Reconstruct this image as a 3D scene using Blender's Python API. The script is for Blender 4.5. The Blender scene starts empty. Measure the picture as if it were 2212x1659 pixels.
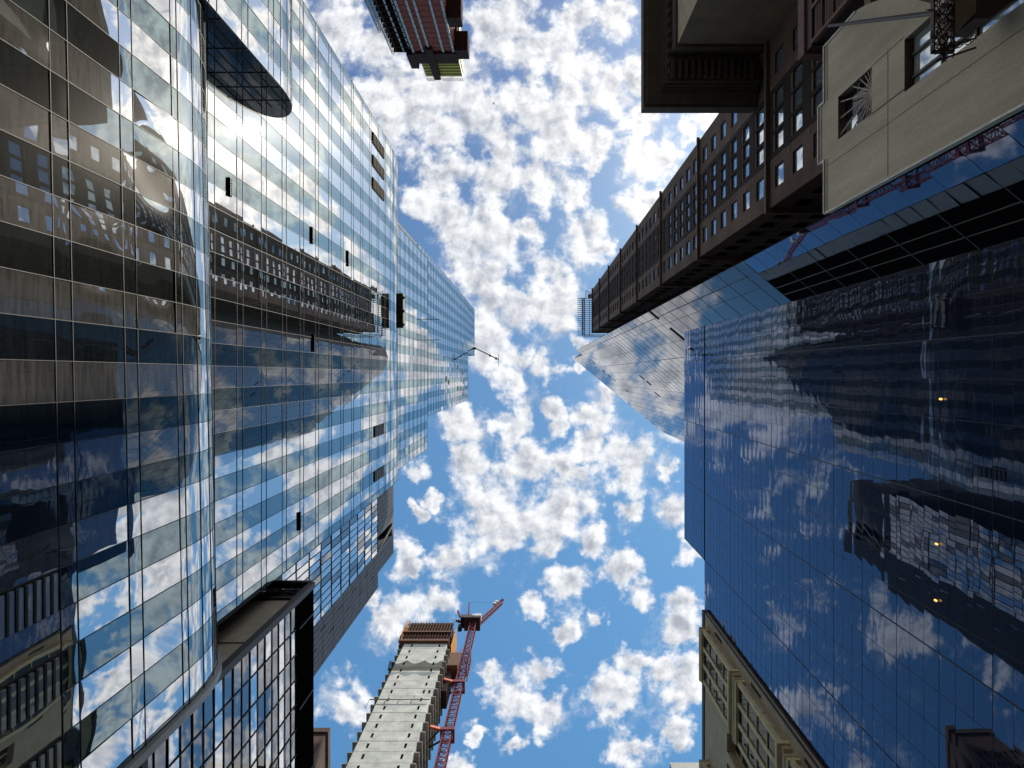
import bpy, math, random
from mathutils import Vector
R = random.Random(7)
S = bpy.context.scene
COL = S.collection
EYE = 1.7                      # height of the camera above the pavement

# ------------------------------------------------------------------ camera
cam = bpy.data.cameras.new('camera')
cam.sensor_width = 36.0
cam.lens = 26.04
cam.shift_x = -42.0 / 2212
cam.shift_y = -20.5 / 2212
cam.clip_start = 0.1
cam.clip_end = 30000
camo = bpy.data.objects.new('camera', cam)
camo.location = (0, 0, EYE)
camo.rotation_euler = (math.pi, 0, 0)      # straight up; image right = +X, image down = +Y
COL.objects.link(camo)
S.camera = camo

# ------------------------------------------------------------------ light, sky, exposure
SUN = Vector((0.386, -0.331, 1.0)).normalized()
sd = bpy.data.lights.new('sun', 'SUN')
sd.energy = 3.6
sd.angle = math.radians(0.5)
sd.color = (1.0, 0.93, 0.82)
so = bpy.data.objects.new('sun', sd)
so.rotation_euler = (-SUN).to_track_quat('-Z', 'Y').to_euler()
so.location = (0, 0, 400)
COL.objects.link(so)
S.view_settings.view_transform = 'Standard'
S.view_settings.look = 'None'
S.view_settings.exposure = 0.3
S.view_settings.gamma = 1.0
S.cycles.max_bounces = 8
S.cycles.glossy_bounces = 5
S.cycles.diffuse_bounces = 3
S.cycles.transparent_max_bounces = 8
S.cycles.sample_clamp_indirect = 6.0

# clouds: puffs as (x, y, radius) on the flat cloud deck (unit: 100 = 1/16 of the deck height)
PUFFS = [(747,53,50),(808,102,50),(836,203,60),(897,223,72),(991,215,76),(958,276,45),(857,260,35),(1080,61,62),(1129,93,62),
 (1100,24,50),(1202,118,60),(1263,134,50),(1251,41,48),(1324,28,48),(1109,195,50),(1161,211,42),(1243,203,54),(1324,203,55),
 (1373,162,45),(1385,252,48),(1202,280,68),(1275,309,48),(1064,284,42),(1088,321,45),(1072,386,52),(942,378,66),(926,422,45),
 (1149,366,45),(1182,406,45),(1235,406,42),(1278,362,24),(1405,345,68),(1482,288,22),(1389,447,40),(1527,248,40),(979,487,55),
 (1060,475,45),(1011,536,54),(1088,528,54),(1141,500,28),(1255,520,56),(1182,589,45),(1214,625,50),(1040,609,60),(1100,646,45),
 (1161,666,35),(1304,540,32),(1060,664,80),(1048,738,58),(1107,771,40),(1196,679,54),(1250,735,20),(1119,828,42),(1175,789,26),
 (1128,881,28),(1243,795,18),(1196,890,22),(1205,931,24),(1270,902,45),(1306,851,34),(1344,988,55),(1267,961,28),(1000,908,45),
 (1113,923,42),(1015,997,42),(1134,991,55),(1226,1012,34),(905,1012,28),(1080,1099,92),(1214,1095,70),(1060,1168,40),(1178,1168,42),
 (1259,1017,20),(1365,1009,45),(1454,1099,40),(1356,1107,28),(1283,1168,34),(1340,1229,42),(1381,1285,34),(1222,1257,48),
 (1161,1306,26),(966,1212,34),(885,1180,28),(873,1229,28),(897,1099,20),(938,1080,19),(918,1302,58),(836,1342,45),(796,1294,32),
 (747,1517,55),(1222,1363,30),(1291,1338,22),(1052,1452,24),(1105,1509,60),(1161,1452,34),(1182,1546,40),(1113,1610,24),
 (1027,1582,20),(1316,1489,58),(1365,1432,34),(1470,1464,62),(1462,1359,40),(1486,1302,34),(1356,1619,45),(1458,1586,38),(999,1651,26),
 (1500,1180,30),(1440,1010,26)]
world = bpy.data.worlds.new('World')
S.world = world
world.use_nodes = True
wt = world.node_tree
wt.nodes.clear()
def wn(kind, **kw):
    n = wt.nodes.new(kind)
    for k, v in kw.items(): setattr(n, k, v)
    return n
def setin(n, i, v):
    if hasattr(v, 'node'): wt.links.new(v, n.inputs[i])
    elif v is not None: n.inputs[i].default_value = v
def M(op, a, b=None, c=None, clamp=False):
    n = wn('ShaderNodeMath', operation=op, use_clamp=clamp)
    setin(n, 0, a); setin(n, 1, b); setin(n, 2, c)
    return n.outputs[0]
def V(op, a, b=None, c=None):
    n = wn('ShaderNodeVectorMath', operation=op)
    setin(n, 0, a); setin(n, 1, b); setin(n, 2, c)
    return n.outputs['Vector']
def comb(x, y, z):
    n = wn('ShaderNodeCombineXYZ'); setin(n, 0, x); setin(n, 1, y); setin(n, 2, z)
    return n.outputs[0]
def sep(v):
    n = wn('ShaderNodeSeparateXYZ'); setin(n, 0, v)
    return n.outputs
def maprange(v, a, b, c, d, kind='SMOOTHSTEP'):
    n = wn('ShaderNodeMapRange', interpolation_type=kind)
    setin(n, 0, v)
    for i, x in zip((1, 2, 3, 4), (a, b, c, d)): setin(n, i, x)
    return n.outputs[0]
def noise(v, scale, detail, rough, out=0):
    n = wn('ShaderNodeTexNoise', noise_dimensions='2D')
    setin(n, 'Vector', v)
    n.inputs['Scale'].default_value = scale; n.inputs['Detail'].default_value = detail; n.inputs['Roughness'].default_value = rough
    return n.outputs[out]
def cmix(f, a, b):
    n = wn('ShaderNodeMix', data_type='RGBA')
    setin(n, 0, f); setin(n, 6, a); setin(n, 7, b)
    return n.outputs[2]
tc = wn('ShaderNodeTexCoord')
dx, dy, dz = sep(tc.outputs['Generated'])
zc = M('MAXIMUM', dz, 0.07)
qx = M('MULTIPLY_ADD', M('DIVIDE', dx, zc), 16.0, 11.48)
qy = M('MULTIPLY_ADD', M('DIVIDE', dy, zc), 16.0, 8.09)
q = comb(qx, qy, 0.0)
warp = V('MULTIPLY', V('SUBTRACT', noise(q, 1.5, 4.0, 0.6, 1), (0.5, 0.5, 0.5)), (0.85, 0.85, 0.0))
wx, wy, _ = sep(V('ADD', q, warp))
X3, Y3 = comb(wx, wx, wx), comb(wy, wy, wy)
acc = None
PUFFS = [(x, y, r * (1.22 if y < 300 and x < 1010 else 1.0)) for x, y, r in PUFFS]
while len(PUFFS) % 3: PUFFS.append(PUFFS[-1])
for i in range(0, len(PUFFS), 3):
    t = PUFFS[i:i+3]
    inv = tuple(100.0 / (1.14 * p[2]) for p in t)
    a = V('MULTIPLY_ADD', X3, inv, tuple(-p[0] / 100 * k for p, k in zip(t, inv)))
    b = V('MULTIPLY_ADD', Y3, inv, tuple(-p[1] / 100 * k for p, k in zip(t, inv)))
    d2 = V('MULTIPLY_ADD', b, b, V('MULTIPLY', a, a))
    acc = d2 if acc is None else V('MINIMUM', acc, d2)
ax, ay, az = sep(acc)
near = M('MINIMUM', M('MINIMUM', ax, ay), az)
puff = M('SUBTRACT', 1.0, M('SQRT', near))
puff = M('MAXIMUM', puff, -1.0)
far = M('MULTIPLY_ADD', M('SUBTRACT', noise(q, 0.55, 4.0, 0.55), 0.5), 4.0, maprange(M('SUBTRACT', qy, qx), 1.0, 7.0, 0.34, -0.25))
halfw = M('MINIMUM', M('MULTIPLY_ADD', M('ABSOLUTE', M('SUBTRACT', qy, 7.8)), 0.75, 1.55), 4.3)
ox = maprange(M('SUBTRACT', M('ABSOLUTE', M('SUBTRACT', qx, 11.3)), halfw), 0.0, 0.7, 0.0, 1.0)
oy = maprange(M('ABSOLUTE', M('SUBTRACT', qy, 8.2)), 8.6, 10.0, 0.0, 1.0)
outside = M('MAXIMUM', ox, oy)
field = M('ADD', M('MULTIPLY', puff, M('SUBTRACT', 1.0, outside)), M('MULTIPLY', far, outside))
det = noise(q, 1.45, 9.0, 0.58)
tosun = V('ADD', q, (0.13, -0.12, 0.0))
det2 = noise(tosun, 1.45, 4.0, 0.55)
det1 = noise(q, 1.45, 5.0, 0.55)
dens = M('ADD', M('MULTIPLY', field, 1.0), M('MULTIPLY', M('SUBTRACT', det, 0.5), 2.3))
core = maprange(dens, -0.17, 0.54, 0.0, 1.0)
veil = M('MULTIPLY', maprange(M('ADD', M('MULTIPLY', field, 0.16), noise(V('ADD', q, (7.3, 2.2, 0)), 1.0, 7.0, 0.66)), 0.50, 0.82, 0.0, 0.62), maprange(dens, -1.4, -0.1, 0.0, 1.0))
alpha = M('MAXIMUM', core, veil)
relief = M('MULTIPLY_ADD', M('SUBTRACT', det1, det2), 2.8, 0.82)
thick = maprange(M('ADD', M('MULTIPLY', field, 0.55), M('MULTIPLY', det1, 1.1)), 0.55, 1.3, 0.0, 0.62)
lump = maprange(noise(V('ADD', V('ADD', q, warp), (3.1, 1.7, 0)), 1.5, 5.0, 0.6), 0.36, 0.66, 0.15, 1.2)
shade = M('SUBTRACT', relief, M('MULTIPLY', thick, lump), clamp=True)
SUNQ = (11.48 + 0.386 * 16, 8.09 - 0.331 * 16, 0)
dsun = wn('ShaderNodeVectorMath', operation='DISTANCE'); setin(dsun, 0, q); setin(dsun, 1, SUNQ)
glow = maprange(dsun.outputs['Value'], 0.5, 9.0, 1.0, 0.0)
glow2 = M('MULTIPLY', glow, glow)
cloud_lo = cmix(glow2, (3.5, 3.8, 4.4, 1), (6.4, 6.4, 6.6, 1))
cloud_hi = cmix(glow2, (8.0, 8.1, 8.3, 1), (13.0, 12.6, 11.8, 1))
cloud = cmix(shade, cloud_lo, cloud_hi)
sky = wn('ShaderNodeTexSky', sky_type='NISHITA', sun_disc=False)
sky.sun_elevation = math.asin(SUN.z)
sky.sun_rotation = math.atan2(SUN.x, SUN.y)
sky.altitude = 0; sky.air_density = 1.0; sky.dust_density = 0.6; sky.ozone_density = 1.6
hz = maprange(qy, 0.0, 15.0, 0.0, 1.0)
tint = cmix(hz, (0.62, 0.80, 0.98, 1), (0.92, 1.55, 1.66, 1))
skyc = wn('ShaderNodeMix', data_type='RGBA', blend_type='MULTIPLY')
skyc.inputs[0].default_value = 1.0
setin(skyc, 6, sky.outputs[0]); setin(skyc, 7, tint)
skyl = cmix(M('MULTIPLY', glow2, 0.22), skyc.outputs[2], (7.0, 8.0, 9.0, 1))
final = cmix(alpha, skyl, cloud)
bg = wn('ShaderNodeBackground'); setin(bg, 0, final); bg.inputs[1].default_value = 0.1
wo = wn('ShaderNodeOutputWorld'); wt.links.new(bg.outputs[0], wo.inputs[0])

# ------------------------------------------------------------------ materials
def new_mat(name):
    m = bpy.data.materials.new(name); m.use_nodes = True
    nt = m.node_tree
    for n in list(nt.nodes):
        if n.type != 'OUTPUT_MATERIAL': nt.nodes.remove(n)
    return m, nt, [n for n in nt.nodes if n.type == 'OUTPUT_MATERIAL'][0]
def solid(name, col, rough=0.7, metal=0.0, var=0.25, scale=0.6, fine=14.0, bump=0.15, streak=False, spec=0.4):
    m, nt, out = new_mat(name)
    N = nt.nodes; L = nt.links
    p = N.new('ShaderNodeBsdfPrincipled')
    p.inputs['Roughness'].default_value = rough; p.inputs['Metallic'].default_value = metal
    p.inputs['Specular IOR Level'].default_value = spec
    t = N.new('ShaderNodeTexCoord'); mp = N.new('ShaderNodeMapping')
    L.new(t.outputs['Object'], mp.inputs[0])
    if streak: mp.inputs['Scale'].default_value = (1.0, 1.0, 0.12)
    a = N.new('ShaderNodeTexNoise'); a.inputs['Scale'].default_value = scale; a.inputs['Detail'].default_value = 6; a.inputs['Roughness'].default_value = 0.62
    b = N.new('ShaderNodeTexNoise'); b.inputs['Scale'].default_value = fine; b.inputs['Detail'].default_value = 4
    L.new(mp.outputs[0], a.inputs['Vector']); L.new(t.outputs['Object'], b.inputs['Vector'])
    ad = N.new('ShaderNodeMath'); ad.operation = 'MULTIPLY_ADD'; ad.inputs[1].default_value = 0.35
    L.new(b.outputs[0], ad.inputs[0]); L.new(a.outputs[0], ad.inputs[2])
    mr = N.new('ShaderNodeMapRange'); mr.inputs[1].default_value = 0.4; mr.inputs[2].default_value = 0.95
    L.new(ad.outputs[0], mr.inputs[0])
    mx = N.new('ShaderNodeMix'); mx.data_type = 'RGBA'
    mx.inputs[6].default_value = (*[c * (1 - var) for c in col], 1); mx.inputs[7].default_value = (*[min(1, c * (1 + var)) for c in col], 1)
    L.new(mr.outputs[0], mx.inputs[0]); L.new(mx.outputs[2], p.inputs['Base Color'])
    if bump:
        bp = N.new('ShaderNodeBump'); bp.inputs['Strength'].default_value = bump; bp.inputs['Distance'].default_value = 0.03
        L.new(b.outputs[0], bp.inputs['Height']); L.new(bp.outputs[0], p.inputs['Normal'])
    L.new(p.outputs[0], out.inputs[0])
    return m
def glass(name, f0, tint, base, rough=0.012, haze=0.06, streaks=0.0, wave=0.0, power=5.0):
    """coated facade glass: mirror lobe (Schlick) over a dull back layer, plus a faint dirt lobe"""
    m, nt, out = new_mat(name)
    N = nt.nodes; L = nt.links
    dif = N.new('ShaderNodeBsdfDiffuse')
    t = N.new('ShaderNodeTexCoord'); mp = N.new('ShaderNodeMapping'); mp.inputs['Scale'].default_value = (0.7, 0.7, 5.0)
    L.new(t.outputs['Object'], mp.inputs[0])
    a = N.new('ShaderNodeTexNoise'); a.inputs['Scale'].default_value = 1.3; a.inputs['Detail'].default_value = 5
    L.new(mp.outputs[0], a.inputs['Vector'])
    mr = N.new('ShaderNodeMapRange'); mr.inputs[1].default_value = 0.35; mr.inputs[2].default_value = 0.68
    L.new(a.outputs[0], mr.inputs[0])
    mx = N.new('ShaderNodeMix'); mx.data_type = 'RGBA'
    mx.inputs[6].default_value = (*[c * (1 - streaks) for c in base], 1); mx.inputs[7].default_value = (*[c * (1 + streaks) for c in base], 1)
    L.new(mr.outputs[0], mx.inputs[0]); L.new(mx.outputs[2], dif.inputs[0])
    g = N.new('ShaderNodeBsdfGlossy'); g.inputs[0].default_value = (*tint, 1); g.inputs['Roughness'].default_value = rough
    g2 = N.new('ShaderNodeBsdfGlossy'); g2.inputs[0].default_value = (1, 0.97, 0.9, 1); g2.inputs['Roughness'].default_value = 0.26
    lw = N.new('ShaderNodeLayerWeight'); lw.inputs[0].default_value = 0.5
    pw = N.new('ShaderNodeMath'); pw.operation = 'POWER'; pw.inputs[1].default_value = power
    L.new(lw.outputs['Facing'], pw.inputs[0])
    fr = N.new('ShaderNodeMath'); fr.operation = 'MULTIPLY_ADD'; fr.inputs[1].default_value = 1 - f0; fr.inputs[2].default_value = f0
    L.new(pw.outputs[0], fr.inputs[0])
    if wave:
        w = N.new('ShaderNodeTexNoise'); w.inputs['Scale'].default_value = 0.9; w.inputs['Detail'].default_value = 1.5
        L.new(t.outputs['Object'], w.inputs['Vector'])
        bp = N.new('ShaderNodeBump'); bp.inputs['Strength'].default_value = wave; bp.inputs['Distance'].default_value = 0.02
        L.new(w.outputs[0], bp.inputs['Height']); L.new(bp.outputs[0], g.inputs['Normal'])
    m1 = N.new('ShaderNodeMixShader'); m1.inputs[0].default_value = haze
    L.new(dif.outputs[0], m1.inputs[1]); L.new(g2.outputs[0], m1.inputs[2])
    m2 = N.new('ShaderNodeMixShader')
    L.new(fr.outputs[0], m2.inputs[0]); L.new(m1.outputs[0], m2.inputs[1]); L.new(g.outputs[0], m2.inputs[2])
    L.new(m2.outputs[0], out.inputs[0])
    return m
def brick(name, c1, c2, mortar, rough=0.85):
    m, nt, out = new_mat(name)
    N = nt.nodes; L = nt.links
    p = N.new('ShaderNodeBsdfPrincipled'); p.inputs['Roughness'].default_value = rough; p.inputs['Specular IOR Level'].default_value = 0.25
    t = N.new('ShaderNodeTexCoord'); s = N.new('ShaderNodeSeparateXYZ'); L.new(t.outputs['Object'], s.inputs[0])
    ad = N.new('ShaderNodeMath'); L.new(s.outputs[0], ad.inputs[0]); L.new(s.outputs[1], ad.inputs[1])
    c = N.new('ShaderNodeCombineXYZ'); L.new(ad.outputs[0], c.inputs[0]); L.new(s.outputs[2], c.inputs[1])
    b = N.new('ShaderNodeTexBrick'); b.inputs['Scale'].default_value = 1.6
    b.inputs['Color1'].default_value = (*c1, 1); b.inputs['Color2'].default_value = (*c2, 1); b.inputs['Mortar'].default_value = (*mortar, 1)
    b.inputs['Mortar Size'].default_value = 0.012
    L.new(c.outputs[0], b.inputs['Vector'])
    n = N.new('ShaderNodeTexNoise'); n.inputs['Scale'].default_value = 0.35; n.inputs['Detail'].default_value = 7
    L.new(t.outputs['Object'], n.inputs['Vector'])
    mr = N.new('ShaderNodeMapRange'); mr.inputs[1].default_value = 0.3; mr.inputs[2].default_value = 0.7; mr.inputs[3].default_value = 0.7; mr.inputs[4].default_value = 1.25
    L.new(n.outputs[0], mr.inputs[0])
    mx = N.new('ShaderNodeMix'); mx.data_type = 'RGBA'; mx.blend_type = 'MULTIPLY'; mx.inputs[0].default_value = 1
    L.new(b.outputs[0], mx.inputs[6]); L.new(mr.outputs[0], mx.inputs[7]); L.new(mx.outputs[2], p.inputs['Base Color'])
    L.new(p.outputs[0], out.inputs[0])
    return m
MAT = {
 'light_glass': glass('light_glass', 0.64, (0.97, 0.985, 1.0), (0.20, 0.19, 0.17), haze=0.016, streaks=0.35),
 'tower_glass': glass('tower_glass', 0.62, (0.97, 0.985, 1.0), (0.07, 0.072, 0.075), haze=0.016, streaks=0.5),
 'dark_glass': glass('dark_glass', 0.31, (0.68, 0.85, 0.90), (0.012, 0.016, 0.016), haze=0.005, streaks=0.5),
 'blue_glass': glass('blue_glass', 0.145, (0.60, 0.69, 0.90), (0.008, 0.014, 0.032), haze=0.002),
 'slant_glass': glass('slant_glass', 0.035, (0.97, 0.98, 1.0), (0.016, 0.020, 0.034), haze=0.0, power=6.0),
 'cap_glass': glass('cap_glass', 0.035, (0.5, 0.52, 0.56), (0.022, 0.022, 0.024), haze=0.003, streaks=0.4),
 'window_glass': glass('window_glass', 0.55, (0.92, 0.98, 1.0), (0.30, 0.34, 0.38), haze=0.0),
 'pale_pane': glass('pale_pane', 0.45, (0.92, 1.0, 1.0), (0.55, 0.60, 0.60), haze=0.0),
 'frost_pane': solid('frost_pane', (0.62, 0.70, 0.72), 0.35, var=0.12, scale=0.8, bump=0.0),
 'mullion': solid('mullion', (0.085, 0.08, 0.07), 0.6, 0.2, bump=0),
 'dark_mullion': solid('dark_mullion', (0.03, 0.032, 0.04), 0.45, 0.4, bump=0),
 'black_metal': solid('black_metal', (0.016, 0.015, 0.014), 0.55, 0.2, bump=0),
 'void': solid('void', (0.006, 0.006, 0.007), 0.95, spec=0.0, bump=0),
 'end_wall': solid('end_wall', (0.56, 0.47, 0.34), 0.85, var=0.2, scale=0.8, bump=0.15),
 'grey_glass': glass('grey_glass', 0.26, (0.8, 0.82, 0.85), (0.05, 0.05, 0.055), haze=0.0),
 'core': solid('core', (0.02, 0.022, 0.024), 0.8),
 'trim': solid('trim', (0.50, 0.48, 0.44), 0.45, 0.3, bump=0.05),
 'louvre': solid('louvre', (0.13, 0.105, 0.075), 0.9, 0.0, bump=0, spec=0.05),
 'brown_brick': brick('brown_brick', (0.20, 0.128, 0.09), (0.158, 0.10, 0.072), (0.10, 0.07, 0.05)),
 'spandrel': solid('spandrel', (0.05, 0.034, 0.027), 0.85, 0.0, bump=0.05, spec=0.15),
 'brown_band': solid('brown_band', (0.125, 0.085, 0.066), 0.65, bump=0.1),
 'pale_line': solid('pale_line', (0.35, 0.31, 0.26), 0.6, bump=0),
 'cornice': solid('cornice', (0.10, 0.075, 0.056), 0.75, scale=0.9, var=0.35),
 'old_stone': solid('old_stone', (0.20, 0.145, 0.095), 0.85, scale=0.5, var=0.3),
 'cream_wall': solid('cream_wall', (0.60, 0.53, 0.40), 0.85, scale=0.9, var=0.3, fine=9, bump=0.3, streak=True),
 'olive': solid('olive', (0.20, 0.17, 0.06), 0.8, var=0.3),
 'wood': solid('wood', (0.17, 0.085, 0.055), 0.65, var=0.35, scale=2.0),
 'wood_dark': solid('wood_dark', (0.05, 0.022, 0.018), 0.6),
 'iron': solid('iron', (0.06, 0.045, 0.045), 0.35, 0.8, bump=0.1),
 'grille': solid('grille', (0.30, 0.25, 0.20), 0.5, 0.4, bump=0),
 'tan_wall': solid('tan_wall', (0.54, 0.42, 0.27), 0.9, var=0.2, scale=0.8, bump=0.2),
 'gold_frame': solid('gold_frame', (0.74, 0.60, 0.33), 0.7, var=0.2, bump=0.1),
 'dark_frame': solid('dark_frame', (0.035, 0.035, 0.033), 0.5, 0.3, bump=0.05),
 'bronze_wall': solid('bronze_wall', (0.165, 0.14, 0.11), 0.75, var=0.2, scale=1.0, bump=0.15),
 'grey_clad': solid('grey_clad', (0.115, 0.125, 0.145), 0.6, 0.2, var=0.2, bump=0.05),
 'grey_pale': solid('grey_pale', (0.30, 0.31, 0.30), 0.6),
 'concrete': solid('concrete', (0.62, 0.63, 0.56), 0.9, var=0.42, scale=0.32, fine=4.0, bump=0.2, streak=False),
 'slab': solid('slab', (0.30, 0.285, 0.25), 0.9, var=0.3),
 'dark_open': solid('dark_open', (0.03, 0.024, 0.02), 0.9),
 'rust': solid('rust', (0.16, 0.07, 0.035), 0.8, var=0.4, scale=1.5),
 'orange': solid('orange', (0.75, 0.32, 0.03), 0.6, var=0.2),
 'crane_red': solid('crane_red', (0.21, 0.024, 0.042), 0.6, var=0.3),
 'crane_white': solid('crane_white', (0.75, 0.74, 0.72), 0.5, var=0.1),
 'tie_orange': solid('tie_orange', (0.72, 0.13, 0.05), 0.5),
 'netting_red': solid('netting_red', (0.20, 0.045, 0.026), 0.85, var=0.4, scale=0.8, fine=6),
 'netting_bright': solid('netting_bright', (0.46, 0.12, 0.06), 0.85, var=0.3, scale=0.8),
 'strip_grey': solid('strip_grey', (0.34, 0.36, 0.38), 0.6),
 'yellow_form': solid('yellow_form', (0.34, 0.28, 0.02), 0.6, var=0.2),
 'plat_dark': solid('plat_dark', (0.05, 0.03, 0.027), 0.95, spec=0.05),
 'asphalt': solid('asphalt', (0.05, 0.05, 0.052), 0.9, fine=30),
 'paving': solid('paving', (0.26, 0.25, 0.235), 0.9),
 'road_paint': solid('road_paint', (0.75, 0.74, 0.70), 0.7),
 'plane_paint': solid('plane_paint', (0.10, 0.10, 0.12), 0.4),
}
def netmat():
    m, nt, out = new_mat('safety_net')
    N = nt.nodes; L = nt.links
    d = N.new('ShaderNodeBsdfDiffuse'); d.inputs[0].default_value = (0.02, 0.022, 0.02, 1)
    t = N.new('ShaderNodeBsdfTransparent'); mx = N.new('ShaderNodeMixShader'); mx.inputs[0].default_value = 0.72
    L.new(t.outputs[0], mx.inputs[1]); L.new(d.outputs[0], mx.inputs[2]); L.new(mx.outputs[0], out.inputs[0])
    return m
MAT['net'] = netmat()
def lampmat():
    m, nt, out = new_mat('lamp_glow')
    e = nt.nodes.new('ShaderNodeEmission'); e.inputs[0].default_value = (1.0, 0.50, 0.12, 1); e.inputs[1].default_value = 2.0
    nt.links.new(e.outputs[0], out.inputs[0])
    return m
MAT['lamp'] = lampmat()

# ------------------------------------------------------------------ mesh helpers (heights are measured from the camera: z = h + EYE)
class MB:
    def __init__(s): s.v = []; s.f = []; s.m = []; s.mats = []; s.sm = []
    def mi(s, mat):
        if mat not in s.mats: s.mats.append(mat)
        return s.mats.index(mat)
    def face(s, pts, mat, smooth=False):
        i = len(s.v); s.v += [tuple(p) for p in pts]; s.f.append(tuple(range(i, i + len(pts)))); s.m.append(s.mi(mat)); s.sm.append(smooth)
    def box(s, a, b, mat):
        x0, y0, z0 = [min(p, q) for p, q in zip(a, b)]; x1, y1, z1 = [max(p, q) for p, q in zip(a, b)]
        i = len(s.v)
        s.v += [(x0,y0,z0),(x1,y0,z0),(x1,y1,z0),(x0,y1,z0),(x0,y0,z1),(x1,y0,z1),(x1,y1,z1),(x0,y1,z1)]
        for f in ((0,3,2,1),(4,5,6,7),(0,1,5,4),(1,2,6,5),(2,3,7,6),(3,0,4,7)):
            s.f.append(tuple(i + k for k in f)); s.m.append(s.mi(mat)); s.sm.append(False)
    def bar(s, p, q, w, mat, h=None):
        p = Vector(p); q = Vector(q); d = (q - p)
        if d.length < 1e-6: return
        d.normalize()
        up = Vector((0, 0, 1)) if abs(d.z) < 0.9 else Vector((1, 0, 0))
        a = d.cross(up).normalized() * (w / 2); b = d.cross(a.normalized()).normalized() * ((h or w) / 2)
        i = len(s.v)
        for c in (p, q):
            for k, l in ((-1,-1),(1,-1),(1,1),(-1,1)): s.v.append(tuple(c + a * k + b * l))
        for f in ((0,1,2,3),(7,6,5,4),(0,4,5,1),(1,5,6,2),(2,6,7,3),(3,7,4,0)):
            s.f.append(tuple(i + k for k in f)); s.m.append(s.mi(mat)); s.sm.append(False)
    def tube(s, pts, r, mat, n=8):
        pts = [Vector(p) for p in pts]; i = len(s.v); mi = s.mi(mat)
        for k, p in enumerate(pts):
            d = (pts[min(k+1, len(pts)-1)] - pts[max(k-1, 0)]).normalized()
            up = Vector((0, 0, 1)) if abs(d.z) < 0.9 else Vector((1, 0, 0))
            a = d.cross(up).normalized(); b = d.cross(a)
            rr = r[k] if isinstance(r, (list, tuple)) else r
            for j in range(n):
                an = 2 * math.pi * j / n
                s.v.append(tuple(p + a * math.cos(an) * rr + b * math.sin(an) * rr))
        for k in range(len(pts) - 1):
            for j in range(n):
                s.f.append((i+k*n+j, i+k*n+(j+1)%n, i+(k+1)*n+(j+1)%n, i+(k+1)*n+j)); s.m.append(mi); s.sm.append(True)
        s.f.append(tuple(i + j for j in range(n))); s.m.append(mi); s.sm.append(False)
        s.f.append(tuple(i + (len(pts)-1)*n + j for j in range(n))); s.m.append(mi); s.sm.append(False)
    def prism(s, plan, z0, z1, mat, caps=True):
        n = len(plan)
        for k in range(n):
            a, b = plan[k], plan[(k+1) % n]
            s.face([(a[0],a[1],z0),(b[0],b[1],z0),(b[0],b[1],z1),(a[0],a[1],z1)], mat)
        if caps:
            s.face([(p[0],p[1],z0) for p in plan], mat); s.face([(p[0],p[1],z1) for p in plan], mat)
    def grid(s, fn, nu, nv, mat, smooth=True):
        i = len(s.v); mi = s.mi(mat)
        for a in range(nu + 1):
            for b in range(nv + 1): s.v.append(tuple(fn(a / nu, b / nv)))
        for a in range(nu):
            for b in range(nv):
                k = i + a * (nv + 1) + b
                s.f.append((k, k + nv + 1, k + nv + 2, k + 1)); s.m.append(mi); s.sm.append(smooth)
    def build(s, name, parent=None):
        me = bpy.data.meshes.new(name)
        me.from_pydata(s.v, [], s.f)
        for k in s.mats: me.materials.append(MAT[k])
        me.polygons.foreach_set('material_index', s.m)
        me.polygons.foreach_set('use_smooth', s.sm)
        me.update()
        o = bpy.data.objects.new(name, me); COL.objects.link(o)
        if parent:
            o.parent = parent
            o.location = -parent.location
        return o
def thing(name, label, cat, loc=(0, 0, 0), group=None):
    o = bpy.data.objects.new(name, None); COL.objects.link(o)
    o.location = loc; o.empty_display_size = 0.5
    o['label'] = label; o['category'] = cat
    if group: o['group'] = group
    return o
def structure(o): o['kind'] = 'structure'; return o
def stuff(o): o['kind'] = 'stuff'; return o
F = 1600.0
def at(X, Y, h): return Vector(((X - 1148) * h / F, (Y - 809) * h / F, h + EYE))
def panel(mb, O, U, Nn, u0, u1, z0, z1, mat, bulge=0.003, tilt=0.003, nu=3, nv=3, gap=0.012):
    """one sheet of glass, slightly pillowed and out of true, so that it mirrors as real glass does"""
    bu = bulge * R.uniform(-0.4, 1.3); tu = R.gauss(0, tilt); tv = R.gauss(0, tilt)
    hw, hh = (u1 - u0) / 2, (z1 - z0) / 2
    def fn(a, b):
        s, t = 2 * a - 1, 2 * b - 1
        d = bu * (1 - s * s) * (1 - t * t) + tu * s * hw + tv * t * hh
        u = u0 + gap + (u1 - u0 - 2 * gap) * a; z = z0 + gap + (z1 - z0 - 2 * gap) * b
        return O + U * u + Nn * d + Vector((0, 0, z))
    mb.grid(fn, nu, nv, mat)
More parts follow.
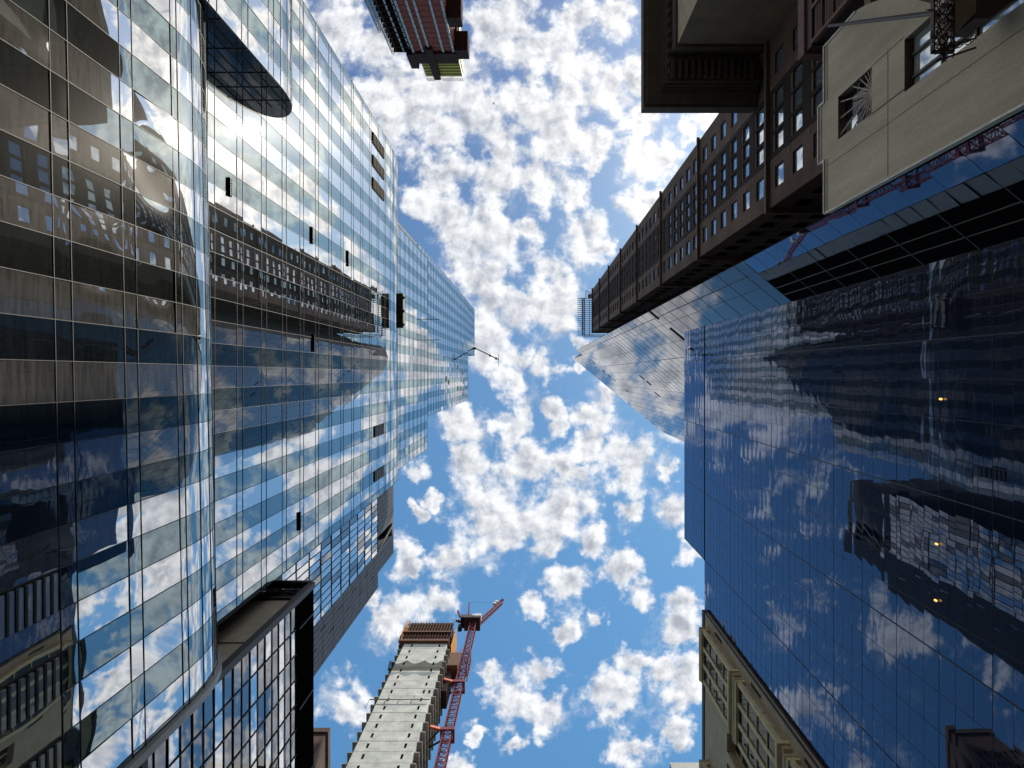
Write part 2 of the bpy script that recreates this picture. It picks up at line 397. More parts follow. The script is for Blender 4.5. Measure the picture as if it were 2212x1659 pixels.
def wall(mb, O, U, Nn, W, H, holes, depth, mat, reveal=None, pane=None):
    """wall rectangle with real openings: reveals of the given depth and a pane at the back"""
    us = sorted({0.0, W} | {round(a, 4) for h in holes for a in h[:2]}); vs = sorted({0.0, H} | {round(a, 4) for h in holes for a in h[2:4]})
    cells = set()
    for (a, b, c, d) in [h[:4] for h in holes]:
        for i in range(len(us) - 1):
            if us[i] >= a - 1e-3 and us[i+1] <= b + 1e-3:
                for j in range(len(vs) - 1):
                    if vs[j] >= c - 1e-3 and vs[j+1] <= d + 1e-3: cells.add((i, j))
    def p(u, v, d=0): return O + U * u - Nn * d + Vector((0, 0, v))
    for i in range(len(us) - 1):
        j = 0
        while j < len(vs) - 1:
            if (i, j) in cells: j += 1; continue
            k = j
            while k < len(vs) - 1 and (i, k) not in cells: k += 1
            mb.face([p(us[i], vs[j]), p(us[i+1], vs[j]), p(us[i+1], vs[k]), p(us[i], vs[k])], mat)
            j = k
    rv = reveal or mat
    for (a, b, c, d) in [h[:4] for h in holes]:
        mb.face([p(a,c), p(b,c), p(b,c,depth), p(a,c,depth)], rv); mb.face([p(a,d), p(b,d), p(b,d,depth), p(a,d,depth)], rv)
        mb.face([p(a,c), p(a,d), p(a,d,depth), p(a,c,depth)], rv); mb.face([p(b,c), p(b,d), p(b,d,depth), p(b,c,depth)], rv)
        if pane: mb.face([p(a,c,depth), p(b,c,depth), p(b,d,depth), p(a,d,depth)], pane)
def lattice(mb, p, q, w, bay, mat, chord=0.16, lace=0.09, up=None):
    p = Vector(p); q = Vector(q); d = q - p; L = d.length; d.normalize()
    up = up or (Vector((0, 0, 1)) if abs(d.z) < 0.9 else Vector((0, 1, 0)))
    a = d.cross(up).normalized() * (w / 2); b = d.cross(a).normalized() * (w / 2)
    cs = [a + b, a - b, -a - b, -a + b]
    for c in cs: mb.bar(p + c, q + c, chord, mat)
    n = max(1, round(L / bay))
    for k in range(n):
        s, t = p + d * (L * k / n), p + d * (L * (k + 1) / n)
        for j in range(4):
            c0, c1 = cs[j], cs[(j + 1) % 4]
            mb.bar(s + c0, s + c1, lace, mat)
            if (k + j) % 2: mb.bar(s + c0, t + c1, lace, mat)
            else: mb.bar(s + c1, t + c0, lace, mat)
Z = Vector((0, 0, 1))

# ------------------------------------------------------------------ ground
g = MB(); g.box((-2500, -2500, -0.6), (2500, 2500, 0), 'asphalt'); structure(g.build('ground'))
g = MB(); g.box((-14.2, -400, 0.0), (-6.0, 400, 0.14), 'paving'); structure(g.build('pavement'))
g = MB(); g.box((8.5, -400, 0.0), (14.0, 400, 0.14), 'paving'); structure(g.build('pavement'))
g = MB()
for k in range(-40, 40): g.box((1.1, k * 6.0, 0.002), (1.25, k * 6.0 + 3.0, 0.006), 'road_paint')
structure(g.build('road_markings'))

# ------------------------------------------------------------------ left: striped glass tower with its rounded podium and wing
gt = thing('glass_tower', 'tall glass tower striped in pale and dark vertical bands above a rounded glossy podium', 'tower', (-17, 0, 0))
STEP = 1.31
def floors(h0, h1, base, pitch=4.0, split=0.9):
    zs = []; k = math.floor((h0 - base) / pitch) - 1
    while base + k * pitch < h1:
        for e in (0, split):
            z = base + k * pitch + e
            if h0 + 0.15 < z < h1 - 0.15: zs.append(z)
        k += 1
    return [h0] + zs + [h1]
def glass_strips(name, D, slope, y0, y1, h0, hflat, step, phase, base, ell=None, bulge=0.003, tilt=0.003, pitch=4.0, mull='mullion', louvre_from=None, sub=3, seam_w=0.022):
    """alternating vertical bands on the plane x = -D + slope*y, with an optional elliptical shoulder (a deep, b high)"""
    Nn = Vector((1, -slope, 0)).normalized(); U = Vector((slope, 1, 0))
    k = math.floor((y0 - phase) / step); seams = []
    fl = floors(h0, hflat, base, pitch)
    while phase + k * step < y1:
        u0, u1 = max(y0, phase + k * step), min(y1, phase + (k + 1) * step)
        if u1 - u0 > 0.12:
            mat = ('light_glass' if name.startswith('podium') else 'tower_glass') if k % 2 == 0 else 'dark_glass'
            mb = MB(); O = Vector((-D, 0, EYE))
            for a, b in zip(fl[:-1], fl[1:]):
                bowed = name.startswith('podium') and u0 < -2.0 and b - a > 1.5 and R.random() < 0.5
                panel(mb, O, U, Nn, u0, u1, a, b, mat, (R.uniform(0.05, 0.085) if 18 < a < 30 and -13.5 < u0 < -6 and R.random() < 0.7 else R.uniform(0.016, 0.034)) if bowed else bulge, tilt * (2.5 if bowed else 1), sub + (5 if bowed else 0), sub + (5 if bowed else 0))
            if ell:
                a_, b_ = ell
                cuts = [0, 0.16, 0.32, 0.48, 0.66, 0.84, 1.0]
                for c0, c1 in zip(cuts[:-1], cuts[1:]):
                    bu = bulge * R.uniform(-0.5, 0.8)
                    def fn(s, t, c0=c0, c1=c1, bu=bu):
                        th = (c0 + (c1 - c0) * t) * math.pi / 2
                        u = u0 + 0.012 + (u1 - u0 - 0.024) * s
                        dd = -a_ * (1 - math.cos(th)) + bu * (1 - (2*s-1)**2)
                        return O + U * u + Nn * dd + Z * (hflat + b_ * math.sin(th))
                    mb.grid(fn, 3, 6, mat)
            mb.build(name, gt)
        seams.append(u0); k += 1
    seams.append(y1)
    mb = MB(); O = Vector((-D, 0, EYE)); w = seam_w
    for u in seams:
        mb.bar(O + U * u + Z * h0 + Nn * 0.01, O + U * u + Z * hflat + Nn * 0.01, w, mull)
        if ell:
            pts = [O + U * u - Nn * (ell[0] * (1 - math.cos(t * math.pi / 16)) - 0.01) + Z * (hflat + ell[1] * math.sin(t * math.pi / 16)) for t in range(9)]
            for p, q in zip(pts[:-1], pts[1:]): mb.bar(p, q, w, mull)
    for z in fl[1:]: mb.bar(O + U * y0 + Z * z + Nn * 0.012, O + U * y1 + Z * z + Nn * 0.012, w * 1.1, mull)
    if ell:
        for c in (0.16, 0.32, 0.48, 0.66):
            th = c * math.pi / 2
            off = -Nn * (ell[0] * (1 - math.cos(th)) - 0.015) + Z * (hflat + ell[1] * math.sin(th))
            mb.bar(O + U * y0 + off, O + U * y1 + off, w * 1.1, mull)
    mb.build(name.replace('strip', 'mullions'), gt)
# podium (bulging shoulder at the top), wing, then three setbacks
glass_strips('podium_glass_strip', 15.0, 0.02, -17.55, 14.3, -1.6, 31.9, STEP, -0.43, 23.35, (2.4, 6.3), 0.0055, 0.0035, sub=5)
glass_strips('wing_glass_strip', 15.4, 0.0, -48.0, -17.72, -1.6, 45.5, STEP, -0.43, 23.35, (2.05, 5.6), 0.004, 0.0035, sub=4)
glass_strips('tower_glass_strip', 17.5, 0.0, -28.6, 14.0, 20.0, 88.9, 1.25, -0.48, 40.0, (1.0, 12.4), 0.0022, 0.0022)
glass_strips('upper_glass_strip', 18.55, 0.0, -20.9, 13.2, 86.0, 132.0, 1.25, -0.48, 100.0, None, 0.0016, 0.0022, sub=2)
glass_strips('crown_glass_strip', 19.6, 0.0, -22.7, 7.9, 128.0, 229.0, 1.25, -0.48, 132.0, None, 0.0012, 0.0022, sub=2)
glass_strips('penthouse_glass_strip', 19.9, 0.0, -22.9, -6.4, 229.0, 259.0, 1.25, -0.48, 232.0, None, 0.0012, 0.002, sub=2, mull='dark_mullion')
# solid bodies behind the glass
def body(name, plan, z0, z1, mat='core'):
    mb = MB(); mb.prism(plan, z0, z1, mat); return mb.build(name, gt)
body('podium_body', [(-15.55, -17.5), (-14.92, 14.2), (-40, 14.2), (-40, -17.5)], 0, 31.9 + EYE)
body('wing_body', [(-15.55, -48), (-15.55, -17.8), (-40, -17.8), (-40, -48)], 0, 45.5 + EYE)
body('tower_body', [(-17.65, -28.5), (-17.65, 13.9), (-45, 13.9), (-45, -28.5)], 0, 88.9 + EYE)
body('tower_body', [(-18.7, -20.8), (-18.7, 13.1), (-45, 13.1), (-45, -20.8)], 88 + EYE, 132 + EYE)
body('tower_body', [(-19.75, -22.6), (-19.75, 7.8), (-45, 7.8), (-45, -22.6)], 100 + EYE, 229 + EYE)
body('tower_body', [(-20.05, -22.8), (-20.05, -6.5), (-45, -6.5), (-45, -22.8)], 229 + EYE, 259 + EYE)
def ellipse_cap(y, D, hf, a, b, back, mat, lines=None):
    mb = MB()
    pts = [(-D - a * (1 - math.cos(t * math.pi / 24)), hf + b * math.sin(t * math.pi / 24)) for t in range(13)]
    poly = [(-D, -1.6)] + pts + [(-back, hf + b), (-back, -1.6)]
    mb.face([(x, y, z + EYE) for x, z in poly], mat)
    return mb
mb = ellipse_cap(-17.7, 15.4, 45.5, 2.05, 5.6, 40, 'cap_glass')
for h in (33.6, 36.9, 40.2, 43.4, 45.6, 47.8): mb.bar((-15.5, -17.685, h + EYE), (-17.9, -17.685, h + EYE), 0.05, 'black_metal')
for x in (16.1, 17.2): mb.bar((-x, -17.685, 20), (-x, -17.685, 49 + EYE), 0.06, 'black_metal')
mb.build('wing_end_wall', gt)
mb = MB()
def shoulder(t): return Vector((-15.0 + 0.02 * 14.32 - 2.4 * (1 - math.cos(t)), 14.32, EYE + 31.9 + 6.3 * math.sin(t)))
poly = [(-14.72, 14.3, 0)] + [tuple(shoulder(t * math.pi / 32)) for t in range(17)] + [(-40, 14.3, 38.2 + EYE), (-40, 14.3, 0)]
mb.face(poly, 'core')
pts = [Vector((-14.70, 14.36, 0.2))] + [shoulder(t * math.pi / 32) + Vector((0.02, 0.04, 0.02)) for t in range(17)]
for p, q in zip(pts[:-1], pts[1:]): mb.bar(p, q, 0.34, 'trim')
mb.build('podium_edge_trim', gt)
mb = MB(); mb.box((-40, -17.5, 37.8 + EYE), (-17.45, 14.2, 38.15 + EYE), 'core'); mb.build('podium_roof', gt)
# louvre grilles
def louvre(name, x, y0, y1, h0, h1, pitch, blade, mat, across=True):
    mb = MB(); mb.box((x - 0.03, y0, h0 + EYE), (x + 0.02, y1, h1 + EYE), 'core')
    if across:
        z = h0
        while z < h1 - blade:
            mb.box((x + 0.02, y0 + 0.05, z + EYE), (x + 0.10, y1 - 0.05, z + blade + EYE), mat); z += pitch
    else:
        y = y0
        while y < y1 - blade:
            mb.box((x + 0.02, y, h0 + EYE), (x + 0.10, y + blade, h1 + EYE), mat); y += pitch
    return mb.build(name, gt)
for y in (6.12, 8.74, 11.36): louvre('podium_louvre', -15.0 + 0.02 * y + 0.05, y, y + 1.31, 17.0, 23.2, 0.39, 0.19, 'pale_pane')
for y0 in (-26.73, -24.23, -21.73): louvre('tower_louvre', -17.46, y0, y0 + 1.25, 81.5, 87.6, 0.8, 0.5, 'louvre')
for y0 in (5.77, 10.77): louvre('tower_louvre', -17.46, y0, y0 + 1.25, 82.5, 87.6, 0.85, 0.42, 'grey_pale')
# opened vent windows
for X, Y0, Y1 in ((493, 383, 423), (672, 490, 526), (750, 541, 575), (675, 722, 760), (645, 1107, 1146)):
    h = 17.5 * F / (1148 - X)
    y0, y1 = (Y0 - 809) * h / F, (Y1 - 809) * h / F
    mb = MB()
    mb.face([(-17.48, y0, h + EYE + 0.35), (-17.36, y0, h + EYE), (-17.36, y1, h + EYE), (-17.48, y1, h + EYE + 0.35)], 'void')
    mb.box((-17.47, y0, h + EYE - 0.1), (-17.43, y1, h + EYE + 0.35), 'void')
    mb.bar((-17.36, y0, h + EYE), (-17.36, y1, h + EYE), 0.03, 'dark_mullion')
    mb.build('vent_window', gt)
for y, h in ((-4.6, 212), (-1.2, 212), (1.4, 212), (3.7, 212), (5.1, 212), (-8.2, 212), (-2.5, 196), (3.1, 196), (0.4, 170), (1.2, 175)):
    mb = MB(); mb.box((-19.56, y, h + EYE), (-19.5, y + 1.2, h + EYE + 2.0), 'black_metal'); mb.build('vent_slot', gt)

# window cleaning platform hanging in front of the tower
wp = thing('window_cleaning_platform', 'dark window cleaning platform hanging on cables against the striped glass tower', 'platform', (-16.6, -8.1, 93))
mb = MB()
mb.box((-17.05, -10.2, 93.2 + EYE), (-16.15, -5.9, 93.35 + EYE), 'black_metal')
mb.build('deck', wp)
mb = MB()
mb.box((-16.19, -10.2, 93.36 + EYE), (-16.15, -5.9, 94.4 + EYE), 'bronze_wall'); mb.box((-17.05, -10.2, 93.36 + EYE), (-17.01, -5.9, 94.4 + EYE), 'black_metal')
mb.box((-17.0, -10.2, 93.36 + EYE), (-16.2, -10.16, 94.4 + EYE), 'black_metal'); mb.box((-17.0, -5.94, 93.36 + EYE), (-16.2, -5.9, 94.4 + EYE), 'black_metal')
mb.build('side_panels', wp)
for y in (-9.7, -8.0, -6.3):
    mb = MB(); mb.tube([(-16.12, y - 0.16, 93.5 + EYE), (-16.12, y + 0.16, 93.5 + EYE)], 0.13, 'dark_mullion'); mb.build('roller', wp)
for y in (-9.9, -6.2):
    mb = MB(); mb.bar((-16.6, y, 94.4 + EYE), (-16.6, y, 133 + EYE), 0.03, 'dark_mullion'); mb.build('cable', wp)
mb = MB()
for y in (-9.9, -6.2): mb.bar((-16.5, y, 133 + EYE), (-20.5, y, 132.4 + EYE), 0.1, 'dark_mullion')
mb.build('roof_arm', wp)

# davit boom on the roof
db = thing('roof_davit', 'thin dark davit boom reaching out from the roof of the striped glass tower', 'davit', (-19.6, -9.0, 258))
p0, p1 = at(1022, 750, 258), at(1077, 776.5, 262)
mb = MB(); mb.bar(Vector((-24, -11.5, 260)), p0, 0.35, 'black_metal'); mb.bar(p0, p1, 0.35, 'black_metal'); mb.build('boom', db)
mb = MB()
for t in (0.08, 0.66, 0.9):
    c = p0.lerp(p1, t); mb.box(c - Vector((0.3, 0.3, 1.0)), c + Vector((0.3, 0.5, 0.1)), 'black_metal')
mb.build('pulley', db)
mb = MB(); mb.bar(p1 + Vector((0, -1.9, 0)), p1 + Vector((0, 2.4, 0)), 0.16, 'black_metal'); mb.build('cross_arm', db)

# ------------------------------------------------------------------ right: dark blue glass building
bt = thing('blue_glass_tower', 'dark blue mirror glass tower with an angled upper slab over a broad lower facade', 'tower', (18, 5, 0))
XF = 17.85
P0 = Vector((14.5, -7.76, 0)); mdir = Vector((1, 0.83, 0)).normalized(); nsl = Vector((-0.83, 1, 0)).normalized()
nsl = -nsl if nsl.dot(-P0) < 0 else nsl
TP1 = (XF - 14.5) / mdir.x
P1 = P0 + mdir * TP1
mod = 1.72; rowh = 1.24
y = P1.y; k = 0; seams = [y]
while y < 24.3:
    y2 = min(24.35, y + mod); top = 86.5 if y2 < 19.6 else 76.4
    mb = MB(); O = Vector((XF, 0, EYE)); h = -1.5
    nrow = int((top - h) / rowh)
    for r in range(nrow):
        a, b = h + (top - h) * r / nrow, h + (top - h) * (r + 1) / nrow
        panel(mb, O, Vector((0, 1, 0)), Vector((-1, 0, 0)), y, y2, a, b, 'blue_glass', 0.0038, 0.0018, 4, 3, 0.006)
    mb.build('facade_glass_column', bt)
    y = y2; k += 1; seams.append(y)
mb = MB()
for i, u in enumerate(seams):
    top = 86.5 if u < 19.5 else 76.4
    mb.bar((XF - 0.0, u, 0), (XF - 0.0, u, top + EYE), 0.05 if i % 4 == 2 else 0.018, 'dark_mullion')
for r in range(0, 72):
    h = -1.5 + r * (88.0 / 70)
    if r < 70: mb.bar((XF, P1.y, h + EYE), (XF, 24.3 if h < 76 else 19.2, h + EYE), 0.012 if r % 3 else 0.022, 'dark_mullion')
mb.bar((XF - 0.03, P1.y, 76.4 + EYE), (XF - 0.03, 19.2, 76.4 + EYE), 0.05, 'dark_mullion')
mb.build('facade_mullions', bt)
mb = MB()
mb.prism([(XF + 0.12, P1.y + 0.1), (XF + 0.12, 19.25), (40, 19.25), (40, 10)], 0, 86.5 + EYE, 'core')
mb.prism([(XF + 0.12, 19.3), (XF + 0.12, 24.3), (40, 24.3), (40, 19.3)], 0, 76.4 + EYE, 'core')
mb.build('facade_body', bt)
# angled slab: low corner strip, then the full height
H1, H2 = 237.0, 288.0
T1, TK = 2.45, 36.0 / mdir.x
def slab_col(name, Pst, d, n, u0, u1, h0, h1, base):
    mb = MB(); O = Pst + Z * EYE; hh = h0
    nrow = max(1, int((h1 - h0) / 2.48))
    for r in range(nrow):
        a, b = h0 + (h1 - h0) * r / nrow, h0 + (h1 - h0) * (r + 1) / nrow
        panel(mb, O, d, n, u0, u1, a, b, 'slant_glass', 0.0006, 0.0009, 2, 2, 0.004)
    return mb.build(name, bt)
us = [0, 1.2, T1]
while us[-1] < TK - 1: us.append(min(TK, us[-1] + 3.0))
for a, b in zip(us[:-1], us[1:]):
    slab_col('slab_glass_column', P0, mdir, nsl, a, b, 50.8 if a < TP1 else (80 if b < 40 else 0), H1 if b <= T1 + 0.01 else H2, 0)
PK = P0 + mdir * TK; d2 = Vector((1, 0.40, 0)).normalized(); n2 = Vector((-0.40, 1, 0)).normalized()
us2 = [3.2 * i for i in range(14)]
for a, b in zip(us2[:-1], us2[1:]): slab_col('slab_glass_column', PK, d2, n2, a, b, 60, H2, 0)
mb = MB()
for i, u in enumerate(us):
    p = P0 + mdir * u + nsl * 0.01
    mb.bar(p + Z * (53 + EYE), p + Z * ((H1 if u < T1 - 0.01 else H2) + EYE), 0.07 if i in (1, 4) else 0.03, 'dark_mullion')
h = 53.0
while h < H2:
    a = 0 if h < H1 else T1
    mb.bar(P0 + mdir * a + nsl * 0.005 + Z * (h + EYE), P0 + mdir * TK + nsl * 0.005 + Z * (h + EYE), 0.03, 'dark_mullion'); h += 4.96
mb.build('slab_mullions', bt)
mb = MB()
PE = PK + d2 * 41.6
I = lambda p: (p.x - nsl.x * 0.15, p.y - nsl.y * 0.15)
pT = P0 + mdir * T1
mb.prism([I(P0), I(pT), (pT.x + 12, pT.y - 6), (28, -13.2)], 0, H1 + EYE, 'core')
mb.prism([I(pT), I(PK), (PE.x, PE.y - 0.2), (PE.x, -5), (40, -12.5), (pT.x + 6, pT.y - 4.5)], 0, H2 + EYE, 'core')
mb.build('slab_body', bt)
# pale edge where the taller part rises over the corner strip
mb = MB(); mb.face([tuple(pT + nsl * 0.02 + Z * (H1 + EYE)), tuple(pT + Vector((3.2, -2.2, 0)) + Z * (H1 + EYE)), tuple(pT + Vector((3.2, -2.2, 0)) + Z * (H2 + EYE)), tuple(pT + nsl * 0.02 + Z * (H2 + EYE))], 'slant_glass')
mb.build('slab_side_glass', bt)
# lower part of the angled face: glass strip, then a reflection painted as grey scales and a flat black panel
mb = MB(); O = P0 + Z * EYE
for r in range(22):
    a, b = 50.7 * r / 22, 50.7 * (r + 1) / 22
    panel(mb, O, mdir, nsl, 0, 1.34, a, b, 'blue_glass', 0.003, 0.004, 2, 2, 0.02)
mb.build('corner_glass_column', bt)
mb = MB()
for r in range(40):
    a = 50.7 * r / 40
    panel(mb, O, mdir, nsl, 1.34, 2.15, a, a + 50.7 / 40, 'grey_clad', 0.02, 0.03, 2, 2, 0.01)
mb.build('grey_reflection_strip', bt)
mb = MB(); mb.face([tuple(O + mdir * 2.15), tuple(O + mdir * TP1), tuple(O + mdir * TP1 + Z * 50.7), tuple(O + mdir * 2.15 + Z * 50.7)], 'void')
mb.build('dark_reflection_panel', bt)
mb = MB()
for r in range(1, 12): mb.bar(O + mdir * 2.15 + nsl * 0.02 + Z * 4.2 * r, O + mdir * TP1 + nsl * 0.02 + Z * 4.2 * r, 0.06, 'dark_frame')
for u in (2.9, 3.6): mb.bar(O + mdir * u + nsl * 0.02, O + mdir * u + nsl * 0.02 + Z * 50.7, 0.05, 'dark_frame')
mb.build('dark_reflection_joints', bt)
# dark vents in the angled face
def on_slab(X, Y):
    r = Vector(((X - 1148) / F, (Y - 809) / F, 1)); t = P0.dot(nsl) / r.dot(nsl)
    return r * t + Z * EYE
for zx, zy, ln in ((323,900,1.0),(388,955,1.1),(422,982,1.1),(455,1010,1.1),(633,993,1.3),(680,1032,1.3),(538,1080,1.2),(733,1103,1.5),(868,718,2.6),(705,585,1.9)):
    c = on_slab(1175 + zx / 3, 484 + zy / 3)
    mb = MB(); ln *= 0.5; w = 0.8
    a = c - mdir * ln + nsl * 0.05; b = c + mdir * ln + nsl * 0.05
    mb.face([tuple(a - Z * w * .5), tuple(b - Z * w * .5), tuple(b + Z * w * .5), tuple(a + Z * w * .5)], 'void')
    mb.bar(a - Z * w * .5, b - Z * w * .5, 0.12, 'dark_mullion'); mb.build('vent_slot', bt)
for i, (X, Y, lab) in enumerate(((2037, 862, 'small warm lamp on the dark blue facade, beside the reflected striped tower'), (2028, 1175, 'small warm lamp on the dark blue facade, upper one of the lower pair'), (2026, 1297, 'small warm lamp on the dark blue facade, lowest of the three'))):
    h = XF * F / (X - 1148); p = at(X, Y, h)
    t = thing('wall_lamp', lab, 'lamp', tuple(p), 'warm lamps on the blue glass facade')
    mb = MB(); mb.tube([p + Vector((-0.10, 0, -0.06)), p + Vector((-0.10, 0, 0.06))], 0.045, 'lamp', 10); mb.build('bulb', t)
    mb = MB(); mb.box(p + Vector((-0.12, -0.04, 0.07)), p + Vector((0.0, 0.04, 0.11)), 'dark_mullion'); mb.build('bracket', t)

# ------------------------------------------------------------------ brown brick tower
br = thing('brown_brick_tower', 'tall brown brick tower with small square windows, bands and a steel trellis on top', 'tower', (22, -23, 0))
BX, BY0, BY1, BH, BXE = 22.0, -30.66, -15.33, 267.0, 43.0
BAND = 28.3
cols = [(-28.95, -27.1), (-25.5, -23.9), (-23.65, -22.1), (-21.75, -20.15), (-18.75, -16.85)]
rows = []
b = BH - BAND * 9 - 0.1
wins = []
for k in range(-1, 9):
    for r in range(6):
        z = BH - BAND * (9 - k) + 1.3 + r * 4.55
        if z < 8: continue
        for ci, (a, c) in enumerate(cols):
            wins.append((a - BY0, c - BY0, z + EYE, z + 2.25 + EYE, ci, r))
mb = MB()
wall(mb, Vector((BX, BY0, 0)), Vector((0, 1, 0)), Vector((-1, 0, 0)), BY1 - BY0, BH + EYE, [w[:4] for w in wins], 0.2, 'brown_brick', 'spandrel')
mb.build('front_wall', br)
def brwin(mb, w, x=BX):
    u0, u1, z0, z1 = w[:4]; y0, y1 = BY0 + u0, BY0 + u1; xx = x + 0.17
    t = R.gauss(0, 0.012)
    mb.face([(xx, y0, z0), (xx + t, y1, z0), (xx + t + R.gauss(0, 0.01), y1, z1), (xx, y0, z1)], 'window_glass')
    mb.bar((xx - 0.02, y0, z0 + 0.04), (xx - 0.02, y1, z0 + 0.04), 0.08, 'dark_frame')
    mb.bar((xx - 0.03, y0 + 0.04, z0), (xx - 0.03, y0 + 0.04, z1), 0.08, 'dark_frame'); mb.bar((xx - 0.03, y1 - 0.04, z0), (xx - 0.03, y1 - 0.04, z1), 0.08, 'dark_frame')
seen = [w for w in wins if w[2] > 42]
for w in seen[:100]:
    mb = MB(); brwin(mb, w); mb.build('window', br)
mb = MB()
for w in seen[100:] + [w for w in wins if w[2] <= 42]: brwin(mb, w)
stuff(mb.build('window_rows', br))
# dark centre panels between the middle windows, brick checks and little square tiles
mb = MB()
for k in range(-1, 9):
    z0 = BH - BAND * (9 - k) + 0.9; z1 = z0 + BAND - 1.7
    if z1 < 5: continue
    z0 = max(z0, 3)
    for a, c in ((-25.98, -25.5), (-23.9, -23.65), (-22.1, -21.75), (-20.15, -19.7)): mb.box((BX - 0.05, a, z0 + EYE), (BX + 0.02, c, z1 + EYE), 'spandrel')
    for r in range(6):
        zz = BH - BAND * (9 - k) + 1.3 + r * 4.55 + 2.8
        if zz < 8: continue
        for a, c in cols[1:4]: mb.box((BX - 0.045, a + 0.02, zz + EYE), (BX + 0.02, c - 0.02, zz + 1.7 + EYE), 'spandrel')
        for a in (-26.4, -19.4):
            mb.box((BX - 0.06, a, zz + 0.3 + EYE), (BX + 0.02, a + 0.16, zz + 0.46 + EYE), 'pale_line'); mb.box((BX - 0.06, a + 0.22, zz + 0.3 + EYE), (BX + 0.02, a + 0.38, zz + 0.46 + EYE), 'pale_line')
mb.build('centre_panels', br)
sides = []
for k in range(-1, 9):
    for r in range(6):
        z = BH - BAND * (9 - k) + 1.3 + r * 4.55
        if z < 8: continue
        for u in (1.6, 5.0, 8.4, 11.8, 15.2, 18.4): sides.append((u, u + 1.6, z + EYE, z + 2.5 + EYE))
mb = MB()
wall(mb, Vector((BX, BY1, 0)), Vector((1, 0, 0)), Vector((0, 1, 0)), BXE - BX, BH + EYE, sides, 0.4, 'brown_brick', 'spandrel', 'dark_glass')
mb.build('side_wall', br)
mb = MB()
mb.prism([(BX + 0.7, BY0 + 0.02), (BXE, BY0 + 0.02), (BXE, BY1 - 0.6), (BX + 0.7, BY1 - 0.6)], 0, BH + EYE - 0.2, 'core')
mb.face([(BX, BY0, 0), (BXE, BY0, 0), (BXE, BY0, BH + EYE), (BX, BY0, BH + EYE)], 'brown_brick'); mb.face([(BX, BY0, BH + EYE), (BXE, BY0, BH + EYE), (BXE, BY1, BH + EYE), (BX, BY1, BH + EYE)], 'brown_band')
mb.build('body', br)
for k in range(0, 10):
    h = BH - BAND * (9 - k)
    if h < 10: continue
    mb = MB()
    t = 0.55 if k < 9 else 2.2
    mb.box((BX - 0.35, BY0 - 0.3, h - t + EYE), (BX - 0.003, BY1 + 0.45, h + EYE), 'brown_band')
    mb.box((BX, BY1 + 0.003, h - t + EYE), (BXE, BY1 + 0.45, h + EYE), 'brown_band')
    mb.bar((BX - 0.37, BY0 - 0.3, h - t + EYE + 0.06), (BX - 0.37, BY1 + 0.5, h - t + EYE + 0.06), 0.10, 'pale_line'); mb.bar((BX - 0.5, BY1 + 0.48, h - t + EYE + 0.06), (BXE, BY1 + 0.48, h - t + EYE + 0.06), 0.10, 'pale_line')
    mb.build('band', br)
mb = MB()
n = 19
for i in range(n):
    y = -27.6 + 13.3 * i / (n - 1); mb.box((16.6, y - 0.09, BH + 1.0 + EYE), (22.5, y + 0.09, BH + 1.4 + EYE), 'iron')
for x in (18.3, 19.0, 21.0): mb.box((x - 0.08, -27.8, BH + 0.6 + EYE), (x + 0.08, -14.1, BH + 1.0 + EYE), 'iron')
lattice(mb, (18.9, -27.6, BH + 1.2 + EYE), (18.9, -14.0, BH + 1.2 + EYE), 0.8, 0.9, 'pale_line', 0.12, 0.08)
lattice(mb, (18.9, -14.0, BH + 1.2 + EYE), (34, -14.0, BH + 1.2 + EYE), 0.8, 0.9, 'pale_line', 0.12, 0.08)
mb.bar((19.8, -30.6, BH + 3 + EYE), (22, -29.0, BH + 0.5 + EYE), 0.2, 'iron'); mb.bar((19.8, -30.2, BH + 2 + EYE), (19.8, -27.5, BH + 2 + EYE), 0.2, 'iron')
mb.box((20.4, -29.0, BH + 0.1 + EYE), (22.4, -27.7, BH + 1.2 + EYE), 'grey_pale')
mb.build('roof_trellis', br)

# ------------------------------------------------------------------ old building with the huge cornice
cb = thing('cornice_building', 'old dark stone building with a huge overhanging roof cornice seen from below', 'building', (13.6, -34, 0))
EX, EY, EH = 13.6, -30.7, 71.0
holes = [(2.6, 3.9, 12 + 5.2 * r, 14.8 + 5.2 * r) for r in range(10)] + [(5.6, 6.9, 12 + 5.2 * r, 14.8 + 5.2 * r) for r in range(10)]
mb = MB()
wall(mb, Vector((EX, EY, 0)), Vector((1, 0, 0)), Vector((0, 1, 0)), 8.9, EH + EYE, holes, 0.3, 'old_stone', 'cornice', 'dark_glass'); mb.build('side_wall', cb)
mb = MB(); hs = [(2 + 3.4 * i, 3.6 + 3.4 * i, 10 + 5.2 * r, 13 + 5.2 * r) for i in range(7) for r in range(10)]
wall(mb, Vector((EX, EY, 0)), Vector((0, -1, 0)), Vector((-1, 0, 0)), 26, EH + EYE, hs, 0.35, 'tan_wall', 'old_stone', 'window_glass'); mb.build('street_wall', cb)  # paler colour: the light falling on this face is painted in
mb = MB(); mb.prism([(EX + 0.5, EY - 0.5), (21.9, EY - 0.5), (21.9, EY - 26), (EX + 0.5, EY - 26)], 0, EH + EYE - 0.1, 'core'); mb.build('body', cb)
def tier(x, y, h0, h1, mat='cornice'):
    mb = MB(); mb.box((x, EY - 26.5, h0 + EYE), (21.85, y, h1 + EYE), mat); return mb.build('cornice_tier', cb)
CH = 72.0
cx0, cy1 = 242 * CH / F, -577 * CH / F
tier(cx0, cy1, CH, CH + 1.6)
tier(cx0 + 0.28, cy1 - 0.3, CH - 0.35, CH - 0.003)
tier(cx0 + 1.55, cy1 - 1.5, CH - 0.62, CH - 0.353)
tier(cx0 + 1.75, cy1 - 1.75, CH - 0.95, CH - 0.623)
